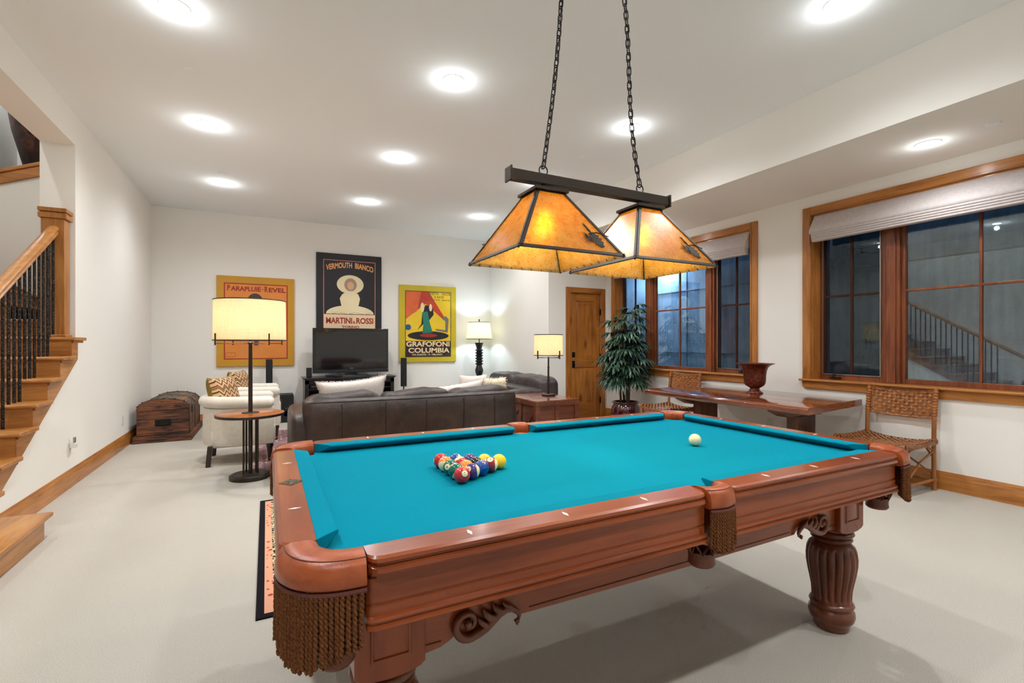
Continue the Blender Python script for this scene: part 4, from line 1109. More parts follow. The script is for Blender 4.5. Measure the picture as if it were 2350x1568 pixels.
def pillow(name, label, c, w_, h_, th, mats, rz, tilt, pinch=.16, group=None, fuzz=None, roll=0):
    t = thing(name, label, 'pillow', c, rz, group)
    def mk(sgn, n=22):
        def fn(u, v):
            a, b = 2 * u - 1, 2 * v - 1
            k = ((1 - a ** 4) * (1 - b ** 4)) ** .45
            px = a * (1 - pinch * (1 - abs(b)) ** 0 * 0 + .0) * w_ / 2 * (1 - .06 * (1 - b * b) * 0); 
            ex = 1 - pinch * (1 - b * b) * abs(a) ** 3 * .5; ez = 1 - pinch * (1 - a * a) * abs(b) ** 3 * .5
            p = Vector((a * w_ / 2 * ex, sgn * th / 2 * k, b * h_ / 2 * ez + h_ / 2))
            return tuple(Matrix.Rotation(tilt, 3, 'X') @ (Matrix.Rotation(roll, 3, 'Y') @ p))
        return G().grid(fn, n, n, flip=sgn > 0)
    f = obj('front_face', mk(1), mats[0], t, world=False, ang=180); b = obj('back_face', mk(-1), mats[1], t, world=False, ang=180)
    if fuzz:
        rnd = random.Random(len(name) + int(w_ * 100)); g = G()
        for k in range(fuzz[0]):
            e_ = rnd.random() * 4; a, b_ = ((2 * (e_ % 1) - 1), (1 if e_ < 1 or 2 <= e_ < 3 else -1)) if int(e_) % 2 == 0 else ((1 if e_ < 2 else -1), 2 * (e_ % 1) - 1)
            if int(e_) == 0: a, b_ = 2 * (e_ % 1) - 1, 1
            elif int(e_) == 2: a, b_ = 2 * (e_ % 1) - 1, -1
            elif int(e_) == 1: a, b_ = 1, 2 * (e_ % 1) - 1
            else: a, b_ = -1, 2 * (e_ % 1) - 1
            if fuzz[2]: a, b_ = rnd.uniform(-1, 1), rnd.uniform(-1, 1)
            kk = ((1 - a ** 4) * (1 - b_ ** 4)) ** .45; sg = rnd.choice((-1, 1)) if fuzz[2] else 0
            p = Vector((a * w_ / 2 * (1 - pinch * (1 - b_ * b_) * abs(a) ** 3 * .5), sg * th / 2 * kk, b_ * h_ / 2 * (1 - pinch * (1 - a * a) * abs(b_) ** 3 * .5) + h_ / 2))
            dr = Vector((a if abs(a) > .9 else 0, sg * 1.0, b_ if abs(b_) > .9 else 0)) + Vector((rnd.uniform(-.6, .6), rnd.uniform(-.6, .6), rnd.uniform(-.6, .6)))
            dr.normalize(); q = p + dr * fuzz[1] * rnd.uniform(.6, 1.2)
            MX = Matrix.Rotation(tilt, 3, 'X') @ Matrix.Rotation(roll, 3, 'Y')
            g.tube([MX @ p, MX @ ((p + q) / 2 + Vector((0, 0, .002))), MX @ q], [.0022, .0018, .0006], 4)
        o = obj('shaggy_pile' if fuzz[2] else 'sherpa_edge', g, mats[0], t, world=False, ang=180); o['kind'] = 'stuff'
    return t
MT['fleece'] = fabric('sherpa_fleece', srgb(238, 226, 216), srgb(216, 202, 192), 2, .3)
MT['shag'] = plain('cream_shag', srgb(240, 224, 196), .9, var=.12, vs=60)
MT['olive'] = plain('olive_velvet', srgb(140, 112, 22), .7, var=.15)
def kilim():
    m = M('kilim_zigzag'); tc = m.nt.nodes.new('ShaderNodeTexCoord'); sp_ = m.n('SeparateXYZ'); m.set(sp_.inputs[0], tc.outputs['Object'])
    z = m.math('MULTIPLY', m.math('PINGPONG', sp_.outputs[0], .045), 1.0)
    f = m.math('FRACT', m.math('MULTIPLY', m.math('ADD', sp_.outputs[2], z), 9))
    c = m.ramp(f, [(0, srgb(206, 168, 128)), (.3, srgb(96, 62, 40)), (.45, srgb(210, 176, 140)), (.65, srgb(120, 108, 60)), (.8, srgb(176, 110, 84)), (.92, srgb(60, 42, 34))], 'CONSTANT')
    return m.bsdf(c, .85, spec=.15)
MT['kilim'] = kilim()
pillow('throw_pillow', 'olive backed zigzag patterned pillow on the nearer cream armchair', (-.36, 5.98, .49), .44, .42, .17, [MT['kilim'], MT['olive']], R(-115), R(14), roll=R(0))
pillow('throw_pillow', 'brown zigzag patterned pillow on the farther cream armchair', (-.26, 7.18, .49), .44, .42, .16, [MT['kilim'], MT['olive']], R(-110), R(14))

# ------------------------------------------------------------------ fabric drum lamps
def shade_mat(name, c=srgb(246, 234, 205)):
    m = M(name); v = m.coords(); n = m.noise(v, 14, 3, .6)
    wa = m.noise(m.coords((1, 1, .03)), 260, 2); wb = m.noise(m.coords((.03, .03, 1)), 260, 2)
    cc = m.ramp(m.math('ADD', m.math('MULTIPLY', wa, .5), m.math('MULTIPLY', wb, .5)), [(.3, tuple(x * .80 for x in c[:3]) + (1,)), (.65, c)])
    tl = m.n('BsdfTranslucent'); m.set(tl.inputs[0], cc); df = m.n('BsdfDiffuse'); m.set(df.inputs[0], cc)
    a = m.n('MixShader'); a.inputs[0].default_value = .45; m.set(a.inputs[1], tl.outputs[0]); m.set(a.inputs[2], df.outputs[0])
    m.nt.links.new(a.outputs[0], m.out.inputs[0]); return m.mat
MT['lshade'] = shade_mat('linen_lamp_shade')
MT['softbulb'] = emis('soft_white_bulb', (1, .88, .7, 1), 8)
def drum(t, c, r0, r1, z0, z1, trim=True, arms=0, adj=0):
    g = G().lathe([(r0, z0), (r1, z1), (r1 - .002, z1), (r0 - .002, z0)], (c[0], c[1], 0), 64)
    g.f = [f for f in g.f if len(f) == 4]; g.mi = g.mi[:len(g.f)]
    n_ = 64; g.f += [(3 * n_ + k, 3 * n_ + (k + 1) % n_, (k + 1) % n_, k) for k in range(n_)]; g.mi += [0] * n_
    sh = obj('lamp_shade', g, MT['lshade'], t, ang=60)
    if trim:
        for z, r in ((z0, r0), (z1, r1)):
            obj('shade_trim', G().tube([(c[0] + (r + .001) * cos(2 * pi * k / 48), c[1] + (r + .001) * sin(2 * pi * k / 48), z) for k in range(48)], .005, 6, closed=True), MT['bronze'], sh)
    if arms:
        for k in range(arms):
            a = 2 * pi * k / arms + adj; x, y = c[0] + (r0 + .008) * cos(a), c[1] + (r0 + .008) * sin(a)
            g = G().tube([(c[0], c[1], z0 - .03), (x, y, z0 - .03)], .004, 6); g.box(x - .006, x + .006, y - .006, y + .006, z0 - .045, z0 + .06)
            obj('shade_clip', g, MT['bronze'], t)
lt = thing('floor_lamp', 'bronze floor lamp with round wooden tray table and wide cream drum shade', 'floor lamp', (-.135, 5.10, 0))
c = (-.135, 5.10)
obj('lamp_base', G().lathe([(.001, 0), (.172, 0), (.175, .006), (.175, .03), (.16, .034), (.155, .042), (.001, .044)], (c[0], c[1], 0), 48), MT['bronze'], lt)
g = G()
for dx_, dy_ in ((-.055, -.03), (-.035, .05), (.045, .06), (.06, -.02)): g.cyl((c[0] + dx_, c[1] + dy_, .04), .0085, .54, 12)
obj('support_rods', g, MT['bronze'], lt)
obj('tray', G().lathe([(.001, .578), (.272, .578), (.284, .584), (.287, .594), (.284, .603), (.270, .606), (.001, .606)], (c[0], c[1], 0), 64), wood('tray_wood', srgb(170, 98, 50), srgb(120, 62, 28), 'x', .25, .3), lt)
obj('tray_edge', G().lathe([(.276, .576), (.288, .580), (.290, .600), (.286, .603), (.280, .600), (.276, .58)], (c[0], c[1], 0), 64), MT['bronze'], lt)
obj('tray_collar', G().lathe([(.001, .606), (.075, .606), (.072, .612), (.02, .616), (.001, .616)], (c[0], c[1], 0), 32), MT['bronze'], lt)
obj('pole', G().lathe([(.018, .04), (.018, .9), (.016, 1.245), (.022, 1.25), (.022, 1.262), (.012, 1.27), (.012, 1.34)], (c[0], c[1], 0), 20), MT['bronze'], lt)
drum(lt, c, .302, .298, 1.282, 1.65, arms=4, adj=R(30))
g = G(); g.tube([(c[0] - .07, c[1], 1.27), (c[0] - .07, c[1], 1.13)], .0025, 6); g.tube([(c[0] + .09, c[1] - .02, 1.27), (c[0] + .09, c[1] - .02, 1.13)], .0025, 6)
obj('pull_chain', g, MT['silver'], lt)
light('floor_lamp_bulb', 'POINT', (c[0], c[1], 1.47), 13, (1, .90, .80), lt, .06)
obj('bulb', G().rbox((c[0], c[1], 1.46), (.03, .03, .045), 1), MT['softbulb'], lt)
t = tag(obj('power_cord', G().tube([(.035, 5.13, .012), (.10, 5.16, .016), (.2, 5.14, .016), (.35, 5.16, .016)], .004, 6), MT['blackmat']), 'black power cord lying on the floor by the floor lamp base', 'cord')
# table lamp on the crate table
ETZ = .5805
c = (3.235, 5.30)
lt = thing('table_lamp', 'slim bronze lamp with cream drum shade standing on the studded wooden table', 'table lamp', (c[0], c[1], ETZ))
obj('lamp_base', G().lathe([(.001, 0), (.088, 0), (.09, .005), (.09, .018), (.082, .024), (.001, .025)], (c[0], c[1], ETZ), 32), MT['bronze'], lt)
obj('pole', G().lathe([(.014, .02), (.014, .19), (.018, .192), (.018, .2), (.013, .202), (.012, .36), (.016, .362), (.016, .37), (.010, .372), (.010, .50)], (c[0], c[1], ETZ), 16), MT['bronze'], lt)
drum(lt, c, .186, .182, 1.10, 1.365, arms=4, adj=R(15))
light('table_lamp_bulb', 'POINT', (c[0], c[1], 1.23), 7, (1, .92, .84), lt, .05)
obj('bulb', G().rbox((c[0], c[1], 1.22), (.025, .025, .04), 1), MT['softbulb'], lt)
tag(obj('lamp_cord', G().tube([(c[0] + .09, c[1], ETZ + .006), (c[0] + .13, c[1] + .02, ETZ + .010), (c[0] + .12, c[1] + .09, ETZ + .008), (c[0] + .04, c[1] + .15, ETZ + .008)], .003, 6), MT['blackmat']), 'thin dark cord of the table lamp on the studded table', 'cord')
# corner lamp with turned column
c = (3.60, 8.42)
lt = thing('floor_lamp', 'floor lamp with black turned column and tapered shade in the far corner', 'floor lamp', (c[0], c[1], 0))
prof = [(.001, 0), (.15, 0), (.15, .03), (.09, .06), (.055, .09)]
z = .10
for k in range(9): prof += [(.045, z), (.072, z + .028), (.045, z + .056)]; z += .058
prof += [(.05, z + .02), (.075, z + .09), (.078, z + .13), (.055, z + .20), (.05, z + .22)]; z += .22
for k in range(6): prof += [(.048, z), (.082, z + .025), (.048, z + .05)]; z += .052
prof += [(.05, z), (.055, z + .03), (.082, z + .11), (.082, z + .115), (.001, z + .115)]
obj('turned_column', G().lathe(prof, (c[0], c[1], 0), 32), plain('black_carved_wood', srgb(28, 28, 34), .4, coat=.1), lt, ang=30)
ztop = z + .115
obj('neck', G().cyl((c[0], c[1], ztop), .01, 1.66 - ztop + .04, 10), MT['bronze'], lt)
obj('finial', G().rbox((c[0], c[1], 1.70), (.014, .014, .016), 1, 8, 10), MT['iron'], lt)
drum(lt, c, .245, .205, 1.34, 1.655, trim=True)
light('corner_lamp_bulb', 'POINT', (c[0], c[1], 1.50), 16, (.58, .80, 1.0), lt, .04)
print('column top', ztop)

# ------------------------------------------------------------------ sofa
sx0, sx1, sy = .19, 2.50, 4.66
t = thing('sofa', 'long dark brown leather sofa seen from behind', 'sofa', ((sx0 + sx1) / 2, sy + .45, 0))
bxa, bxb = .31, 2.44
def backsec(x, q):
    e = 1 - .0 * q; zt = .735
    prof = [(0.04, .10), (0.0, .35), (-.02, .60), (-.01, zt - .04), (.02, zt - .005), (.06, zt), (.14, zt - .01), (.20, .64), (.24, .30), (.24, .10)]
    return [(x, sy + a, b) for a, b in prof]
secs = []
for k in range(25):
    q = k / 24; x = bxa + (bxb - bxa) * q; e = min(q, 1 - q)
    s_ = [list(p) for p in backsec(x, q)]
    if k in (0, 24):
        for p in s_: p[1] = sy + .12 + (p[1] - sy - .12) * .72; p[2] = p[2] * .985
    for p in s_:
        p[1] += .05 * (1 - sin(pi * q)) * (p[2] / .75)
        lean = (.035 * (p[2] - .1))
        p[0] += (-lean if q < .05 else lean if q > .95 else 0)
    secs.append([tuple(p) for p in s_])
obj('sofa_back', G().loft(secs), MT['sofa'], t, ang=70, bevel=0)
g = G()
for x in (.62, 1.02, 1.42, 1.82, 2.18): g.tube([(x, sy - .0 + .05 * (1 - sin(pi * (x - bxa) / (bxb - bxa))) * zz / .75 + (.0 if zz > .5 else .028 * (.5 - zz)) - .0205 + (.02 if zz < .36 else .0) + abs(.6 - zz) * .03, zz) for zz in (.12, .36, .5, .6, .69)], .003, 5)
obj('seam', g, plain('dark_seam', srgb(28, 18, 14), .5), t)
g = G().tube([(bxa + .01 + (bxb - bxa - .02) * k / 20, sy + .05 * (1 - sin(pi * k / 20)) - .004, .712) for k in range(21)], .005, 6)
obj('piping', g, MT['sofa'], t)
for k in range(3):
    w_ = (bxb - bxa) / 3; xc = bxa + w_ * (k + .5)
    obj('back_cushion', G().rbox((xc, sy + .24, .60), (w_ / 2 - .004, .15, .178), .38, 20, 30, fn=lambda x, y, z, xc=xc: (x, y, z + .012 * sin((x - xc) * 9) + .006 * sin(x * 31))), MT['sofa'], t)
    obj('seat_cushion', G().rbox((xc, sy + .60, .38), (w_ / 2 - .004, .30, .09), .3), MT['sofa'], t)
obj('seat_base', G().rbox(((bxa + bxb) / 2, sy + .52, .20), ((bxb - bxa) / 2, .42, .13), .15), MT['sofa'], t)
for xa, xb in ((sx0, sx0 + .24), (sx1 - .24, sx1)):
    lft = xa < 1
    def af(x, y, z, xa=xa, xb=xb, lft=lft):
        # the arm slopes down towards the outside
        q = (x - xa) / (xb - xa); q = q if lft else 1 - q
        return (x, y, z - (.0 if z < .3 else (1 - q) ** 2 * .03))
    obj('sofa_arm', G().rbox(((xa + xb) / 2, sy + .55, .35), ((xb - xa) / 2, .50, .285), .32, 24, 32, fn=af), MT['sofa'], t)
for x in (sx0 + .1, sx1 - .1):
    for y in (sy + .12, sy + .95): obj('foot', G().lathe([(.02, 0), (.03, .06), (.03, .09)], (x, y, 0), 12), MT['legwood'], t)
pillow('lumbar_pillow', 'wide blush sherpa-edged pillow peeking over the left end of the sofa', (.80, 5.14, .47), .70, .435, .15, [MT['fleece'], MT['fleece']], R(4), R(8), fuzz=(900, .012, False), pinch=.28, roll=R(-4))
pillow('lumbar_pillow', 'wide cream sherpa pillow slumped over the right part of the sofa back', (1.93, 5.14, .47), .70, .345, .15, [MT['fleece'], MT['fleece']], R(-3), R(8), fuzz=(500, .010, False), pinch=.25, roll=R(-7))
pillow('shaggy_pillow', 'small shaggy cream pillow at the right end of the sofa', (2.36, 5.16, .47), .34, .385, .14, [MT['shag'], MT['shag']], R(6), R(8), fuzz=(1500, .022, True), pinch=.12)
pillow('throw_pillow', 'pale pointed pillow tucked between the cream sherpa pillow and the shaggy one', (2.17, 5.30, .47), .36, .42, .13, [MT['fleece'], MT['fleece']], R(0), R(6), pinch=.2)
# loveseat against the alcove side wall
lx0, lx1, ly0, ly1 = 3.08, 3.93, 6.02, 7.92
t = thing('loveseat', 'dark leather loveseat against the wall left of the door', 'sofa', (3.5, 6.97, 0))
def lb(x, y, z): return (x, y, z + .02 * cos((y - 6.97) * 1.7) - .01 + .006 * sin(y * 23 + x * 9))
for yc in (6.50, 7.44):
    obj('back_cushion', G().rbox((3.72, yc, .56), (.19, .475, .20), .42, 20, 30, fn=lb), MT['loveseat'], t)
    obj('seat_cushion', G().rbox((3.38, yc, .38), (.31, .42, .09), .3), MT['loveseat'], t)
obj('loveseat_frame', G().rbox((3.62, 6.97, .34), (.31, .90, .27), .2), MT['loveseat'], t)
for xa in (3.2, 3.85):
    for ya in (6.15, 7.79): obj('foot', G().lathe([(.02, 0), (.03, .06), (.03, .10)], (xa, ya, 0), 12), MT['legwood'], t)
for ya in (6.16, 7.78): obj('loveseat_arm', G().rbox((3.42, ya, .33), (.36, .13, .26), .35), MT['loveseat'], t)

# ------------------------------------------------------------------ crate table
t = thing('side_table', 'studded brown wooden crate table right of the sofa', 'side table', (3.07, 5.24, 0))
MT['crate'] = wood('crate_wood', srgb(128, 70, 46), srgb(78, 40, 28), 'x', .32, .3, grain=.7)
MT['crate_t'] = wood('crate_top_wood', srgb(140, 76, 52), srgb(92, 48, 36), 'x', .2, .5, grain=.6)
ex0, ex1, ey0, ey1 = 2.775, 3.385, 4.83, 5.66
obj('table_body', G().box(ex0 + .02, ex1 - .02, ey0 + .02, ey1 - .02, .03, .515), MT['crate'], t)
obj('table_top', G().box(ex0, ex1, ey0, ey1, .515, .574), MT['crate'], t, bevel=.004)
g = G()
for i in range(3):
    for j in range(4):
        w_, h_ = (ex1 - ex0) / 3, (ey1 - ey0) / 4; g.box(ex0 + i * w_ + .004, ex0 + (i + 1) * w_ - .004, ey0 + j * h_ + .004, ey0 + (j + 1) * h_ - .004, .57, .58)
obj('top_panels', g, MT['crate_t'], t, bevel=.002)
for xa in (ex0, ex1 - .06): obj('corner_post', G().box(xa, xa + .06, ey0, ey0 + .06, 0, .52), MT['crate'], t, bevel=.003)
for ya in (ey1 - .06,):
    for xa in (ex0, ex1 - .06): obj('corner_post', G().box(xa, xa + .06, ya, ya + .06, 0, .52), MT['crate'], t, bevel=.003)
xm = (ex0 + ex1) / 2
obj('centre_stile', G().box(xm - .03, xm + .03, ey0 + .006, ey0 + .03, .03, .515), MT['crate'], t, bevel=.003)
obj('centre_stile', G().box(ex0 + .006, ex0 + .03, 5.20, 5.27, .03, .515), MT['crate'], t, bevel=.003)
for z in (.03,):
    obj('bottom_rail', G().box(ex0 + .06, ex1 - .06, ey0 + .008, ey0 + .03, z, z + .06), MT['crate'], t, bevel=.003)
for (ya, yb) in ((ey0 + .06, 5.20), (5.27, ey1 - .06)):
    g = G().prism([(ya, .44), (ya, .47), (yb, .12), (yb, .09)], 'x', ex0 + .010, ex0 + .02); obj('brace', g, MT['crate'], t)
g = G()
for x in (ex0 + .03, xm, ex1 - .03):
    for z in (.545, .36, .18): g.rbox((x, ey0 - .001 if z > .5 else ey0 + .003, z), (.006, .004, .006), 1, 6, 8)
for y in (ey0 + .03, 5.05, 5.24, 5.45):
    for z in (.545, .33): g.rbox((ex0 - .001, y, z), (.004, .006, .006), 1, 6, 8)
for i in range(4):
    for j in range(5): g.rbox((ex0 + (ex1 - ex0) * i / 3 + (.012 if i == 0 else -.012 if i == 3 else 0), ey0 + (ey1 - ey0) * j / 4 + (.012 if j == 0 else -.012 if j == 4 else 0), .581), (.006, .006, .004), 1, 6, 8)
obj('brass_studs', g, plain('brass_stud', srgb(190, 130, 80), .25, .9), t)

# ------------------------------------------------------------------ media stand and electronics
t = thing('media_stand', 'black wooden media stand under the television', 'tv stand', (1.24, 8.52, 0))
kx0, kx1, ky0, ky1 = .54, 1.95, 8.28, 8.76
obj('stand_top', G().prism([(kx0 - .035, .70), (kx0 - .03, .688), (kx0 - .01, .68), (kx0, .665), (kx1, .665), (kx1 + .01, .68), (kx1 + .03, .688), (kx1 + .035, .70)], 'y', ky0 - .03, ky1), MT['blackwood'], t, bevel=.003)
for xa in (kx0, kx1 - .03): obj('side_panel', G().box(xa, xa + .03, ky0, ky1, 0, .665), MT['blackwood'], t)
obj('back_panel', G().box(kx0 + .03, kx1 - .03, ky1 - .02, ky1, .05, .665), MT['blackwood'], t)
for z in (.06, .33, .50): obj('shelf', G().box(kx0 + .03, kx1 - .03, ky0 + .03, ky1 - .02, z, z + .02), MT['blackwood'], t)
for xa in (kx0 + .0, 1.0, 1.46, kx1 - .06): obj('stand_stile', G().box(xa, xa + .06, ky0 - .012, ky0 + .01, 0, .665), MT['blackwood'], t, bevel=.002)
obj('top_rail', G().box(kx0, kx1, ky0 - .012, ky0 + .01, .60, .665), MT['blackwood'], t, bevel=.002)
obj('bottom_rail', G().box(kx0, kx1, ky0 - .012, ky0 + .01, 0, .08), MT['blackwood'], t, bevel=.002)
def lettering(t, s_, x0, x1, z0, z1, y, mat, arch=0, bold=.02, name='lettering'):
    vs, fs = text_mesh(s_, bold); g = G()
    wz = (lambda x: arch[2] * (1 - ((x - arch[0]) / arch[1]) ** 2)) if arch else (lambda x: 0)
    g.add([(x0 + (x1 - x0) * a, y, z0 + (z1 - z0) * b + wz(x0 + (x1 - x0) * a)) for a, b in vs], fs)
    return obj(name, g, mat, t)
tv = thing('television', 'large black flat screen television on the media stand', 'television', (1.27, 8.47, .70))
vx0, vx1, vz0, vz1, vy = .665, 1.885, .765, 1.508, 8.42
g = G(); g.box(vx0, vx1, vy, vy + .09, vz0 + .055, vz1); obj('tv_bezel', g, plain('gloss_black', srgb(10, 10, 12), .12, coat=.3), tv, bevel=.006)
obj('screen', G().box(vx0 + .045, vx1 - .045, vy - .002, vy, vz0 + .10, vz1 - .05), MT['screen'], tv)
obj('speaker_bar', G().box(vx0, vx1, vy - .012, vy + .07, vz0, vz0 + .052), plain('graphite', srgb(60, 60, 66), .25, .6), tv, bevel=.004)
obj('tv_foot', G().box(1.0, 1.55, 8.36, 8.60, .70, .725), MT['black'], tv, bevel=.008)
obj('tv_neck', G().box(1.18, 1.37, 8.45, 8.52, .72, .78), MT['black'], tv)
lettering(tv, 'SONY', 1.245, 1.305, vz0 + .068, vz0 + .080, vy - .003, MT['silver'])
tag(obj('disc_player', G().box(.86, 1.0, 8.32, 8.50, .70, .735), MT['black'], bevel=.003), 'small black box beside the television foot', 'media player')
tag(obj('bar_device', G().box(1.1, 1.5, 8.27, 8.34, .70, .715), plain('dark_grey', srgb(52, 52, 56), .4), bevel=.003), 'flat dark grey bar lying in front of the television foot', 'sensor bar')
tag(obj('set_top_box', G().box(1.68, 1.73, 8.30, 8.36, .70, .755), MT['silver'], bevel=.003), 'small grey box on the right side of the media stand', 'set-top box')
for lab, z, x in (('black receiver on the upper left shelf of the media stand', .52, .62), ('black player on the lower left shelf of the media stand', .35, .62)):
    t = thing('audio_receiver', lab, 'receiver', (x + .16, 8.42, z))
    obj('case', G().box(x, x + .33, 8.33, 8.6, z, z + .085), MT['black'], t, bevel=.003)
    obj('front_trim', G().box(x + .02, x + .31, 8.326, 8.33, z + .035, z + .042), MT['silver'], t)
t = thing('satellite_speaker', 'small upright black speaker on the left end of the media stand', 'speaker', (.605, 8.36, .70))
obj('cabinet', G().box(.568, .648, 8.33, 8.42, .71, .862), MT['blackmat'], t, bevel=.006); obj('speaker_base', G().cyl((.608, 8.375, .70), .035, .012, 20), MT['black'], t)
t = thing('subwoofer', 'black box subwoofer on the floor below the orange poster', 'subwoofer', (.278, 8.58, 0))
obj('cabinet', G().box(.172, .384, 8.40, 8.72, 0, .44), MT['blackmat'], t, bevel=.006)
obj('port', G().lathe([(.05, 0), (.05, .006), (.042, .006), (.036, -.02), (.001, -.02)], (0, 0, 0), 28).xf(lambda x, y, z: (.278 + x, 8.40 - z, .14 + y)), MT['screen'], t)
lettering(t, 'SONY', .262, .296, .222, .231, 8.397, MT['silver'])
def tower(x, y, label, z0, z1):
    t = thing('tower_speaker', label, 'speaker', (x, y, 0), group='slim tower speakers')
    obj('stand_base', G().lathe([(.001, 0), (.12, 0), (.12, .012), (.1, .018), (.001, .02)], (x, y, 0), 32), MT['black'], t)
    obj('stand_pole', G().cyl((x, y, .018), .011, z0, 12), MT['black'], t)
    obj('cabinet', G().box(x - .048, x + .048, y - .035, y + .035, z0, z1), MT['blackmat'], t, bevel=.006)
    lettering(t, 'SONY', x - .012, x + .012, z0 + .014, z0 + .021, y - .0365, MT['silver'])
tower(.036, 8.60, 'slim black tower speaker on a pole in front of the orange poster', .50, 1.0)
tower(2.20, 8.60, 'slim black tower speaker on a pole by the yellow poster', .48, .995)
tag(obj('wall_cable', G().tube([(.50, 8.70, .12), (.47, 8.72, .05), (.44, 8.70, .008), (.41, 8.62, .006)], .004, 6), MT['blackmat']), 'black cable hanging between subwoofer and media stand', 'cable')

# ------------------------------------------------------------------ posters
def canvas(x0, x1, z0, z1, mat, label, cat='poster'):
    t = thing('poster', label, cat, ((x0 + x1) / 2, YB, (z0 + z1) / 2), group=None)
    obj('canvas', G().box(x0, x1, YB - .035, YB - .001, z0, z1), mat, t, bevel=.003); return t
def flat(t, name, pts, y, mat, smooth=0):
    g = G(); g.add([(x, y, z) for x, z in pts], [tuple(range(len(pts)))]); return obj(name, g, mat, t)
def ell(cx, cz, a, b, a0=0, a1=360, n=36): return [(cx + a * cos(R(a0 + (a1 - a0) * k / n)), cz + b * sin(R(a0 + (a1 - a0) * k / n))) for k in range(n + (0 if a1 - a0 == 360 else 1))]
def border(t, x0, x1, z0, z1, w_, y, mat, name='border'):
    g = G()
    g.add([(x0, y, z0), (x1, y, z0), (x1, y, z1), (x0, y, z1), (x0 + w_, y, z0 + w_), (x1 - w_, y, z0 + w_), (x1 - w_, y, z1 - w_), (x0 + w_, y, z1 - w_)], [(0, 1, 5, 4), (1, 2, 6, 5), (2, 3, 7, 6), (3, 0, 4, 7)])
    obj(name, g, mat, t)
def pp(name, c, v=.06): return plain(name, c, .55, var=v, vs=3)
P_red, P_dark, P_cream = pp('print_dark_red', srgb(160, 44, 30)), pp('print_black', srgb(30, 27, 32)), pp('print_cream', srgb(240, 222, 178))
Y0 = YB - .0355
# orange poster
t = canvas(-.70, .41, .888, 2.325, pp('print_ochre', srgb(206, 148, 34)), 'large orange poster with red lettering behind the floor lamp')
flat(t, 'printed_field', [(-.60, 1.0), (.31, 1.0), (.31, 2.215), (-.60, 2.215)], Y0, pp('print_orange', srgb(228, 138, 56), .1))
border(t, -.60, .31, 1.0, 2.215, .016, Y0 - .0006, P_red)
lettering(t, 'P', -.555, -.515, 2.09, 2.182, Y0 - .0008, P_red, 0, .035)
lettering(t, 'ARAPLUIE', -.505, -.085, 2.09, 2.165, Y0 - .0008, P_red, 0, .035)
lettering(t, '-', -.07, -.045, 2.125, 2.135, Y0 - .0008, P_red, 0, .02)
lettering(t, 'R', -.03, .02, 2.088, 2.18, Y0 - .0008, P_red, 0, .035)
lettering(t, 'EVEL', .03, .282, 2.088, 2.163, Y0 - .0008, P_red, 0, .035)
flat(t, 'dark_shape', ell(-.165, 1.93, .112, .13, 0, 180), Y0 - .0008, pp('print_grey_brown', srgb(72, 58, 54)))
flat(t, 'grey_shape', [(-.18, 1.22), (-.12, 1.22), (-.11, 1.5), (-.19, 1.5)], Y0 - .0008, pp('print_brown', srgb(120, 70, 58)))
border(t, -.575, -.44, 1.04, 1.11, .004, Y0 - .0008, P_red, 'stamp_box')
# black poster
t = canvas(.752, 1.845, 1.22, 2.812, P_dark, 'tall black poster with cream figure shapes above the television')
border(t, .860, 1.738, 1.23, 2.703, .014, Y0 - .0004, pp('print_crimson', srgb(176, 60, 66)))
border(t, .868, 1.730, 1.23, 2.695, .003, Y0 - .0006, P_cream)
PEA = pp('print_peach', srgb(238, 164, 96)); AR = (1.31, .40, .062)
lettering(t, 'VERMOUTH', .905, 1.335, 2.51, 2.61, Y0 - .0008, PEA, AR, .03)
lettering(t, 'BIANCO', 1.385, 1.70, 2.51, 2.61, Y0 - .0008, PEA, AR, .03)
flat(t, 'pale_disc', ell(1.306, 2.285, .225, .165), Y0 - .0008, P_cream)
flat(t, 'grey_disc', ell(1.31, 2.28, .105, .115), Y0 - .0010, pp('print_taupe', srgb(168, 142, 120)))
flat(t, 'tan_disc', ell(1.31, 2.265, .055, .07), Y0 - .0012, pp('print_tan', srgb(222, 172, 132)))
flat(t, 'cream_column', [(1.17, 1.85), (1.13, 2.04), (1.17, 2.11), (1.26, 2.17), (1.35, 2.17), (1.44, 2.12), (1.47, 2.04), (1.43, 1.85)], Y0 - .0011, P_cream)
flat(t, 'cream_mound', ell(1.305, 1.77, .40, .15, 0, 180, 30), Y0 - .0012, P_cream)
flat(t, 'cream_panel', [(.871, 1.23), (1.727, 1.23), (1.727, 1.76), (.871, 1.76)], Y0 - .0009, pp('print_buff', srgb(240, 208, 168)))
for k in range(5): flat(t, 'fold_line', [(.98 + k * .14, 1.76 + .03 * (k % 2)), (1.10 + k * .14, 1.80 - .03 * (k % 2)), (1.10 + k * .14, 1.806 - .03 * (k % 2)), (.98 + k * .14, 1.768 + .03 * (k % 2))], Y0 - .0014, pp('print_taupe_line', srgb(190, 160, 124)))
lettering(t, 'MARTINI', .905, 1.335, 1.600, 1.705, Y0 - .0014, P_red, 0, .035)
lettering(t, '&', 1.345, 1.395, 1.60, 1.65, Y0 - .0014, P_red, 0, .02)
lettering(t, 'ROSSI', 1.405, 1.70, 1.600, 1.705, Y0 - .0014, P_red, 0, .035)
lettering(t, 'TORINO', 1.161, 1.456, 1.520, 1.565, Y0 - .0014, P_red, 0, .035)
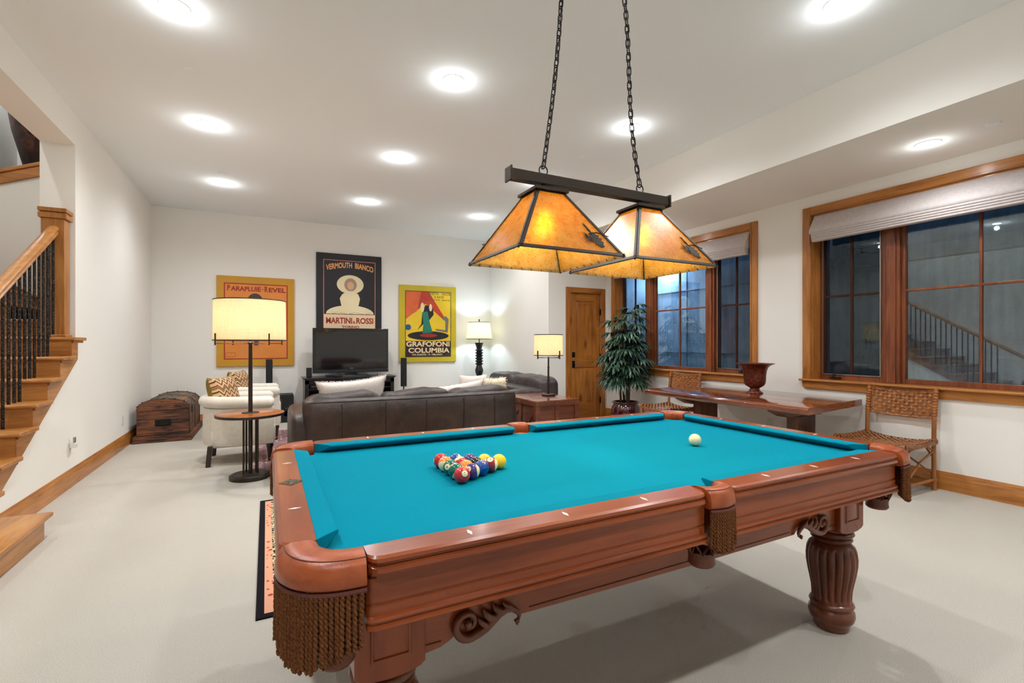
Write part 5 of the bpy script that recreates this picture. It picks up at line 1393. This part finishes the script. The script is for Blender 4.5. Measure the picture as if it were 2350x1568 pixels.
# yellow poster
t = canvas(2.165, 3.270, .905, 2.34, pp('print_mustard', srgb(204, 180, 34)), 'yellow-bordered poster with red and green shapes right of the television')
flat(t, 'printed_field', [(2.275, 1.0), (3.165, 1.0), (3.165, 2.235), (2.275, 2.235)], Y0, pp('print_yellow', srgb(238, 200, 40)))
flat(t, 'red_wedge', [(2.275, 1.70), (2.66, 2.0), (3.00, 1.72), (3.03, 1.76), (2.72, 2.235), (2.275, 2.235)], Y0 - .0004, pp('print_vermilion', srgb(200, 62, 36), .2))
flat(t, 'orange_wedge', [(2.275, 1.72), (2.5, 1.86), (2.58, 2.235), (2.275, 2.235)], Y0 - .0006, pp('print_orange_red', srgb(226, 104, 52), .15))
flat(t, 'dark_ellipse', ell(2.72, 1.40, .40, .085), Y0 - .0008, P_dark)
flat(t, 'red_ellipse', ell(2.72, 1.405, .17, .035), Y0 - .0010, P_red)
flat(t, 'green_shape', [(2.60, 1.44), (2.62, 1.62), (2.60, 1.84), (2.70, 1.86), (2.74, 1.66), (2.80, 1.46)], Y0 - .0012, pp('print_green', srgb(30, 120, 98), .15))
flat(t, 'black_shape', [(2.50, 1.5), (2.58, 1.62), (2.60, 1.84), (2.66, 1.98), (2.80, 1.94), (2.82, 1.80), (2.74, 1.70), (2.70, 1.60), (2.62, 1.62)], Y0 - .0011, P_dark)
flat(t, 'pale_shape', ell(2.60, 1.93, .035, .09), Y0 - .0013, P_cream)
flat(t, 'pale_shape', ell(2.76, 1.93, .03, .07), Y0 - .0013, P_cream)
flat(t, 'grey_shape', [(2.98, 1.73), (3.06, 1.78), (3.12, 1.72), (3.10, 1.46), (2.86, 1.50), (2.86, 1.53), (3.05, 1.51), (3.05, 1.68)], Y0 - .0012, pp('print_steel', srgb(120, 112, 106)))
flat(t, 'blue_disc', ell(2.33, 1.555, .055, .055), Y0 - .0012, pp('print_blue', srgb(40, 90, 140)))
flat(t, 'title_panel', [(2.275, 1.0), (3.165, 1.0), (3.165, 1.30), (2.275, 1.30)], Y0 - .0012, pp('print_maroon', srgb(66, 32, 32), .15))
border(t, 2.275, 3.165, 1.0, 2.235, .012, Y0 - .0014, pp('print_deep_green', srgb(36, 60, 48)))
lettering(t, 'GRAFOFONI', 2.295, 3.135, 1.195, 1.292, Y0 - .0016, P_cream, 0, .03)
lettering(t, 'COLUMBIA', 2.335, 3.135, 1.078, 1.172, Y0 - .0016, P_cream, 0, .03)
lettering(t, 'VIA DANTE - 9 - MILANO', 2.40, 2.99, 1.028, 1.060, Y0 - .0016, P_cream, 0, .02)
INKG = pp('print_olive_ink', srgb(98, 90, 30))
lettering(t, 'VENDITA', 2.70, 2.92, 2.175, 2.222, Y0 - .0016, INKG, 0, .01); lettering(t, 'ANCHE', 2.98, 3.15, 2.172, 2.219, Y0 - .0016, INKG, 0, .01)
lettering(t, 'A RATE', 2.83, 3.02, 2.115, 2.155, Y0 - .0016, INKG, 0, .01)
lettering(t, 'CATALOGHI', 2.655, 2.935, 2.066, 2.098, Y0 - .0016, INKG, 0, .01); lettering(t, 'GRATIS', 2.975, 3.137, 2.062, 2.094, Y0 - .0016, INKG, 0, .01)

# ------------------------------------------------------------------ long slab table, chairs, urn, palm
LZ = .715
MT['slab'] = wood('polished_slab_wood', srgb(140, 74, 42), srgb(76, 36, 22), 'y', .12, .7, grain=.6, coat_rough=.06, knots=.4)
MT['slab_d'] = wood('dark_trestle_wood', srgb(110, 66, 42), srgb(50, 28, 20), 'z', .3, .2)
t = thing('long_table', 'thick polished plank table beneath the windows', 'table', (4.56, 3.45, 0))
xm = [3.985, 4.36, 4.74, 5.125]
for k in range(3):
    a, b = xm[k] + .0015, xm[k + 1] - .0015; g = G()
    wob = lambda y: .012 * sin(y * 5 + k) if k == 0 else 0
    e0 = 2.42 + (a - 3.98) * .15; e1 = 2.42 + (b - 3.98) * .15; f0 = 4.35 + (a - 3.98) * .03; f1 = 4.35 + (b - 3.98) * .03
    N = 16; secs = []
    for i in range(N + 1):
        q = i / N; ya = e0 + (f0 - e0) * q; yb_ = e1 + (f1 - e1) * q; ww = wob(ya)
        secs.append([(a + ww + .012, ya, LZ - .062), (a + ww, ya, LZ - .05), (a + ww - (.004 if k == 0 else 0), ya, LZ - .02), (a + ww + (.008 if k == 0 else 0), ya, LZ - .004), (a + ww + (.02 if k == 0 else .001), ya, LZ), (b, yb_, LZ), (b, yb_, LZ - .062)])
    obj('table_plank', g.loft(secs), MT['slab'], t, bevel=.004, ang=45)
for yc in (2.85, 3.98):
    obj('trestle_beam', G().prism([(4.16, .653), (4.95, .653), (4.95, .62), (4.80, .565), (4.30, .565), (4.16, .62)], 'y', yc - .06, yc + .06), MT['slab_d'], t, bevel=.006)
    obj('trestle_post', G().box(4.44, 4.72, yc - .055, yc + .055, .06, .565), MT['slab_d'], t, bevel=.006)
    obj('trestle_foot', G().prism([(4.20, 0), (4.92, 0), (4.92, .04), (4.78, .08), (4.34, .08), (4.20, .04)], 'y', yc - .06, yc + .06), MT['slab_d'], t, bevel=.006)
mu = M('mottled_copper'); n_ = mu.noise(mu.coords(), 38, 6, .7)
MT['copper'] = mu.bsdf(mu.ramp(n_, [(.35, srgb(70, 28, 18)), (.6, srgb(124, 58, 38)), (.75, srgb(160, 90, 66))]), .3, .35)
t = thing('urn', 'mottled copper urn with flared rim standing on the long table', 'urn', (4.70, 3.43, LZ))
s_ = .86
up = [(.001, 0), (.092, 0), (.096, .006), (.09, .014), (.065, .028), (.055, .045), (.056, .055), (.075, .065), (.105, .082), (.122, .105), (.128, .14), (.130, .19), (.138, .24), (.155, .275), (.19, .298), (.225, .31), (.226, .314), (.19, .306), (.15, .284), (.130, .24), (.122, .19), (.118, .14), (.10, .10), (.001, .09)]
obj('urn_body', G().lathe([(r * s_, z * 1.03) for r, z in up], (4.70, 3.43, LZ), 48), MT['copper'], t, ang=50)
# woven chairs
MT['rattan'] = wood('rattan_pole', srgb(176, 112, 56), srgb(122, 70, 30), 'z', .4, .15)
mw = M('woven_leather'); MT['weave'] = mw.bsdf(mw.ramp(mw.noise(mw.coords(), 30, 3, .6), [(.3, srgb(122, 70, 34)), (.7, srgb(182, 116, 62))]), .42, coat=.1, spec=.4)
def woven_chair(label):
    t = thing('woven_chair', label, 'chair', (0, 0, 0), group='woven leather chairs under the windows')
    hw, hd = .255, .245
    O_ = dict(world=False)
    for s_ in (-1, 1):
        obj('rear_leg', G().tube([(hd, s_ * hw, 0), (hd - .005, s_ * hw, .40), (hd + .005, s_ * hw, .62), (hd + .04, s_ * hw, .865)], .017, 12), MT['rattan'], t, **O_)
        obj('front_leg', G().tube([(-hd, s_ * hw, 0), (-hd, s_ * hw, .42)], .017, 12), MT['rattan'], t, **O_)
        g = G(); g.tube([(-hd, s_ * hw, .09), (hd, s_ * hw, .09)], .012, 8); g.tube([(-hd, s_ * hw, .10), (0, s_ * hw, .10 + .16), (hd, s_ * hw, .34)], .009, 8)
        obj('side_stretcher', g, MT['rattan'], t, **O_)
        g = G(); 
        for xx in (-hd, hd):
            sg = 1 if xx < 0 else -1
            g.tube([(xx + sg * .01, s_ * hw, .27), (xx + sg * .03, s_ * hw, .34), (xx + sg * .09, s_ * hw, .375), (xx + sg * .13, s_ * hw, .38)], .009, 8)
        obj('corner_brace', g, MT['rattan'], t, **O_)
        for xx in (-hd, hd): obj('leg_wrap', G().lathe([(.019, .075), (.021, .08), (.021, .105), (.019, .11)], (xx, s_ * hw, 0), 12), MT['weave'], t, **O_)
    for xx in (-hd, hd):
        g = G(); g.tube([(xx, -hw, .09), (xx, hw, .09)], .012, 8); g.tube([(xx, -hw, .13), (xx, 0, .30), (xx, hw, .13)][:2], .008, 8); g.tube([(xx, hw, .13), (xx, 0, .30)], .008, 8)
        g.tube([(xx, -hw, .27), (xx, -hw + .06, .36), (xx, -hw + .13, .375)], .009, 8); g.tube([(xx, hw, .27), (xx, hw - .06, .36), (xx, hw - .13, .375)], .009, 8)
        obj('cross_stretcher', g, MT['rattan'], t, **O_)
    # woven back
    g = G(); nz_, ny_ = 8, 15; z0, z1 = .625, .845
    def bx(y, z): return hd + .018 + .05 * (1 - (y / hw) ** 2) * .6 + (z - .62) * .14
    def saggy(y): return .014 * (1 - (y / hw) ** 2)
    for k in range(nz_):
        z = z0 + (z1 - z0) * (k + .5) / nz_; hh = .0105
        pts = []
        for i in range(61):
            y = -hw + 2 * hw * i / 60; ph = sin(i / 60 * ny_ * pi) * (1 if k % 2 else -1)
            pts.append((y, bx(y, z) + .0035 * ph, z - saggy(y)))
        g.grid(lambda u, v: (lambda p: (p[1] + (.0012 if .2 < v < .8 else 0), p[0], p[2] + hh * (2 * v - 1)))(pts[int(round(u * 60))]), 60, 3)
        g.grid(lambda u, v: (lambda p: (p[1] - .002, p[0], p[2] + hh * (2 * v - 1)))(pts[int(round(u * 60))]), 60, 3, flip=True)
    for k in range(ny_):
        y = -hw + 2 * hw * (k + .5) / ny_; ww = .0105
        def colf(off):
            def fn(u, v):
                z = z0 - .012 + (z1 - z0 + .02) * u; ph = -sin((u * (nz_ + 1) - .5) * pi) * (1 if k % 2 else -1); yy = y + ww * (2 * v - 1)
                return (bx(yy, z) + .0035 * ph * (1 if 1 else 0) + off, yy, z - saggy(y))
            return fn
        g.grid(colf(.0008), 32, 2, flip=True); g.grid(colf(-.0012), 32, 2)
    g.tube([(bx(y_, .62), y_, z0 - .012 - saggy(y_)) for y_ in [-hw + 2 * hw * i / 20 for i in range(21)]], .008, 8)
    g.tube([(bx(y_, .85), y_, z1 + .004 - saggy(y_)) for y_ in [-hw + 2 * hw * i / 20 for i in range(21)]], .008, 8)
    for s_ in (-1, 1):
        for k in range(9): z = z0 + (z1 - z0) * (k + .5) / 9; xx = hd + .005 + (z - .62) * .143; g.lathe([(.0185, -.009), (.0205, -.006), (.0205, .006), (.0185, .009)], (xx, s_ * hw, z), 12)
    obj('woven_back', g, MT['weave'], t, ang=60, **O_)
    # seat: saddle sag, strips over the side rails
    g = G(); nx_, ny2 = 20, 20; sw, sd = hw + .018, hd + .02
    def sz(x, y): return .432 - .028 * (1 - (x / sd) ** 2) * .6 - .03 * (1 - (y / sw) ** 2) * .9 + .012 * (abs(y) / sw) ** 4
    for k in range(nx_):
        x = -sd + 2 * sd * (k + .5) / nx_; ww = .0105
        def f1(u, v):
            y = -sw + 2 * sw * u; xx = x + ww * (2 * v - 1); return (xx, y, sz(x, y) + .003 * sin(u * ny2 * pi) * (1 if k % 2 else -1))
        g.grid(f1, 60, 2)
        for s_ in (-1, 1):
            g.grid(lambda u, v: (x + ww * .85 * (2 * v - 1), s_ * (sw - .006 + .012 * sin(pi * u * .9)), sz(x, sw) - .052 * u), 5, 1, flip=s_ < 0)
    for k in range(ny2):
        y = -sw + 2 * sw * (k + .5) / ny2; ww = .0105
        def f2(u, v):
            x = -sd + 2 * sd * u; return (x, y + ww * (2 * v - 1), sz(x, y) + .0005 - .003 * sin(u * nx_ * pi) * (1 if k % 2 else -1))
        g.grid(f2, 60, 2, flip=True)
        for s_ in (-1, 1):
            g.grid(lambda u, v: (s_ * (sd - .006 + .012 * sin(pi * u * .9)), y + ww * .85 * (2 * v - 1), sz(sd, y) - .052 * u), 5, 1, flip=s_ > 0)
    obj('woven_seat', g, MT['weave'], t, ang=60, **O_)
    g = G()
    for s_ in (-1, 1): g.tube([(-hd, s_ * hw, .41), (-hd * .3, s_ * hw, .395), (hd * .3, s_ * hw, .395), (hd, s_ * hw, .41)], .016, 10); g.tube([(s_ * hd, -hw, .40), (s_ * hd, -hw * .4, .375), (s_ * hd, hw * .4, .375), (s_ * hd, hw, .40)], .016, 10)
    obj('seat_rail', g, MT['rattan'], t, **O_)
    return t
ch = woven_chair('rattan chair with woven leather seat right of the long table, below the wide window')
ch.location = (4.825, 2.265, 0)
c2 = copy_tree(ch, (4.76, 4.72, 0)); c2['label'] = 'woven leather rattan chair between the palm and the far end of the long table'
# palm
t = thing('potted_palm', 'tall bushy dark green palm in a glazed maroon pot', 'potted plant', (4.73, 5.56, 0))
pc = (4.73, 5.56)
obj('plant_pot', G().lathe([(.001, 0), (.14, 0), (.15, .02), (.19, .12), (.215, .22), (.205, .31), (.175, .36), (.180, .372), (.205, .385), (.207, .395), (.185, .397), (.165, .375), (.155, .355), (.001, .35)], (pc[0], pc[1], 0), 40), plain('maroon_glaze', srgb(78, 28, 34), .12, coat=.8, var=.25, vs=6), t)
obj('soil', G().lathe([(.001, .35), (.15, .35), (.15, .365), (.001, .372)], (pc[0], pc[1], 0), 24), plain('soil', srgb(50, 40, 32), .95, var=.4, vs=60), t)
rnd = random.Random(11)
gs, gl = G(), G()
def fan(o, d, L_, nb):
    # fan of blades from point o heading along d
    d = d.normalized(); side = d.cross(Vector((0, 0, 1)));
    if side.length < .05: side = Vector((1, 0, 0))
    side.normalize(); upv = side.cross(d).normalized()
    for k in range(nb):
        a = R(-78 + 156 * (k + .5) / nb) + rnd.uniform(-.08, .08); l_ = L_ * (1 - .25 * abs(a) / 1.4) * rnd.uniform(.85, 1.1)
        dr = (d * cos(a) + side * sin(a)).normalized(); wv = dr.cross(upv).normalized(); N = 6; pts = []
        droop = rnd.uniform(.5, 1.0)
        W0 = rnd.uniform(.012, .019)
        vs = []
        for i in range(N + 1):
            q = i / N
            p = o + dr * l_ * (q - .12 * q * q) + upv * .05 * sin(q * pi) * l_ - Vector((0, 0, 1)) * droop * l_ * q ** 2.0 * .62
            ww = W0 * min(1, .35 + 2.4 * q) * min(1, (1 - q) * 3.2 + .06)
            vs += [tuple(p - wv * ww), tuple(p + upv * ww * .35 - Vector((0, 0, .001))), tuple(p + wv * ww)]
        fs = []
        for i in range(N): fs += [(3 * i, 3 * i + 1, 3 * i + 4, 3 * i + 3), (3 * i + 1, 3 * i + 2, 3 * i + 5, 3 * i + 4)]
        gl.add(vs, fs)
canes = []
for k in range(9):
    a = 2 * pi * k / 9 + rnd.uniform(-.3, .3); r0 = rnd.uniform(.02, .09); H = (1.75, 1.62, 1.3, 1.1, 1.5, .95, 1.2, .8, 1.4)[k]
    tipr = rnd.uniform(.05, .13)
    pts = [Vector((pc[0] + (r0 + (tipr - r0) * q) * cos(a), pc[1] + (r0 + (tipr - r0) * q) * sin(a), .36 + (H - .36) * q)) for q in [i / 8 for i in range(9)]]
    gs.tube(pts, [.012] * 6 + [.010, .008, .006], 8); canes.append((pts, H, a))
for pts, H, a0 in canes:
    top = pts[-1]
    nf = int(10 + H * 8)
    for j in range(nf):
        zz = H - (j / nf) ** 1.1 * (H - .62); q = max(0, min(1, (zz - .36) / (H - .36))); p = pts[0].lerp(top, q)
        a = a0 + j * 2.4 + rnd.uniform(-.4, .4)
        prf = .19 + .11 * min(1, (1.85 - zz) / .9)
        el = .75 - .75 * (j / nf)
        d = Vector((cos(a), sin(a), el + .15)).normalized()
        st_ = prf * rnd.uniform(.45, .8); e_ = p + d * st_
        if e_.x > XR - .16: e_.x = XR - .16 - rnd.uniform(0, .05)
        gs.tube([p, p.lerp(e_, .5) + Vector((0, 0, .015)), e_], [.004, .003, .0022], 5)
        fan(e_, Vector((d.x, d.y, d.z * .4 - .15)), rnd.uniform(.19, .30), rnd.choice((6, 7, 8, 9)))
gl.v = [(min(v[0], XR - .045), v[1], v[2]) for v in gl.v]
ml = M('palm_leaf'); n_ = ml.noise(ml.coords(), 9, 3); lfc = ml.ramp(n_, [(.3, srgb(28, 52, 42)), (.6, srgb(58, 88, 66)), (.75, srgb(96, 120, 84))])
MT['leaf'] = ml.bsdf(lfc, .38, spec=.5)
obj('palm_leaves', gl, MT['leaf'], t, ang=180)
obj('palm_canes', gs, plain('palm_cane', srgb(92, 66, 48), .7, var=.3, vs=40), t)
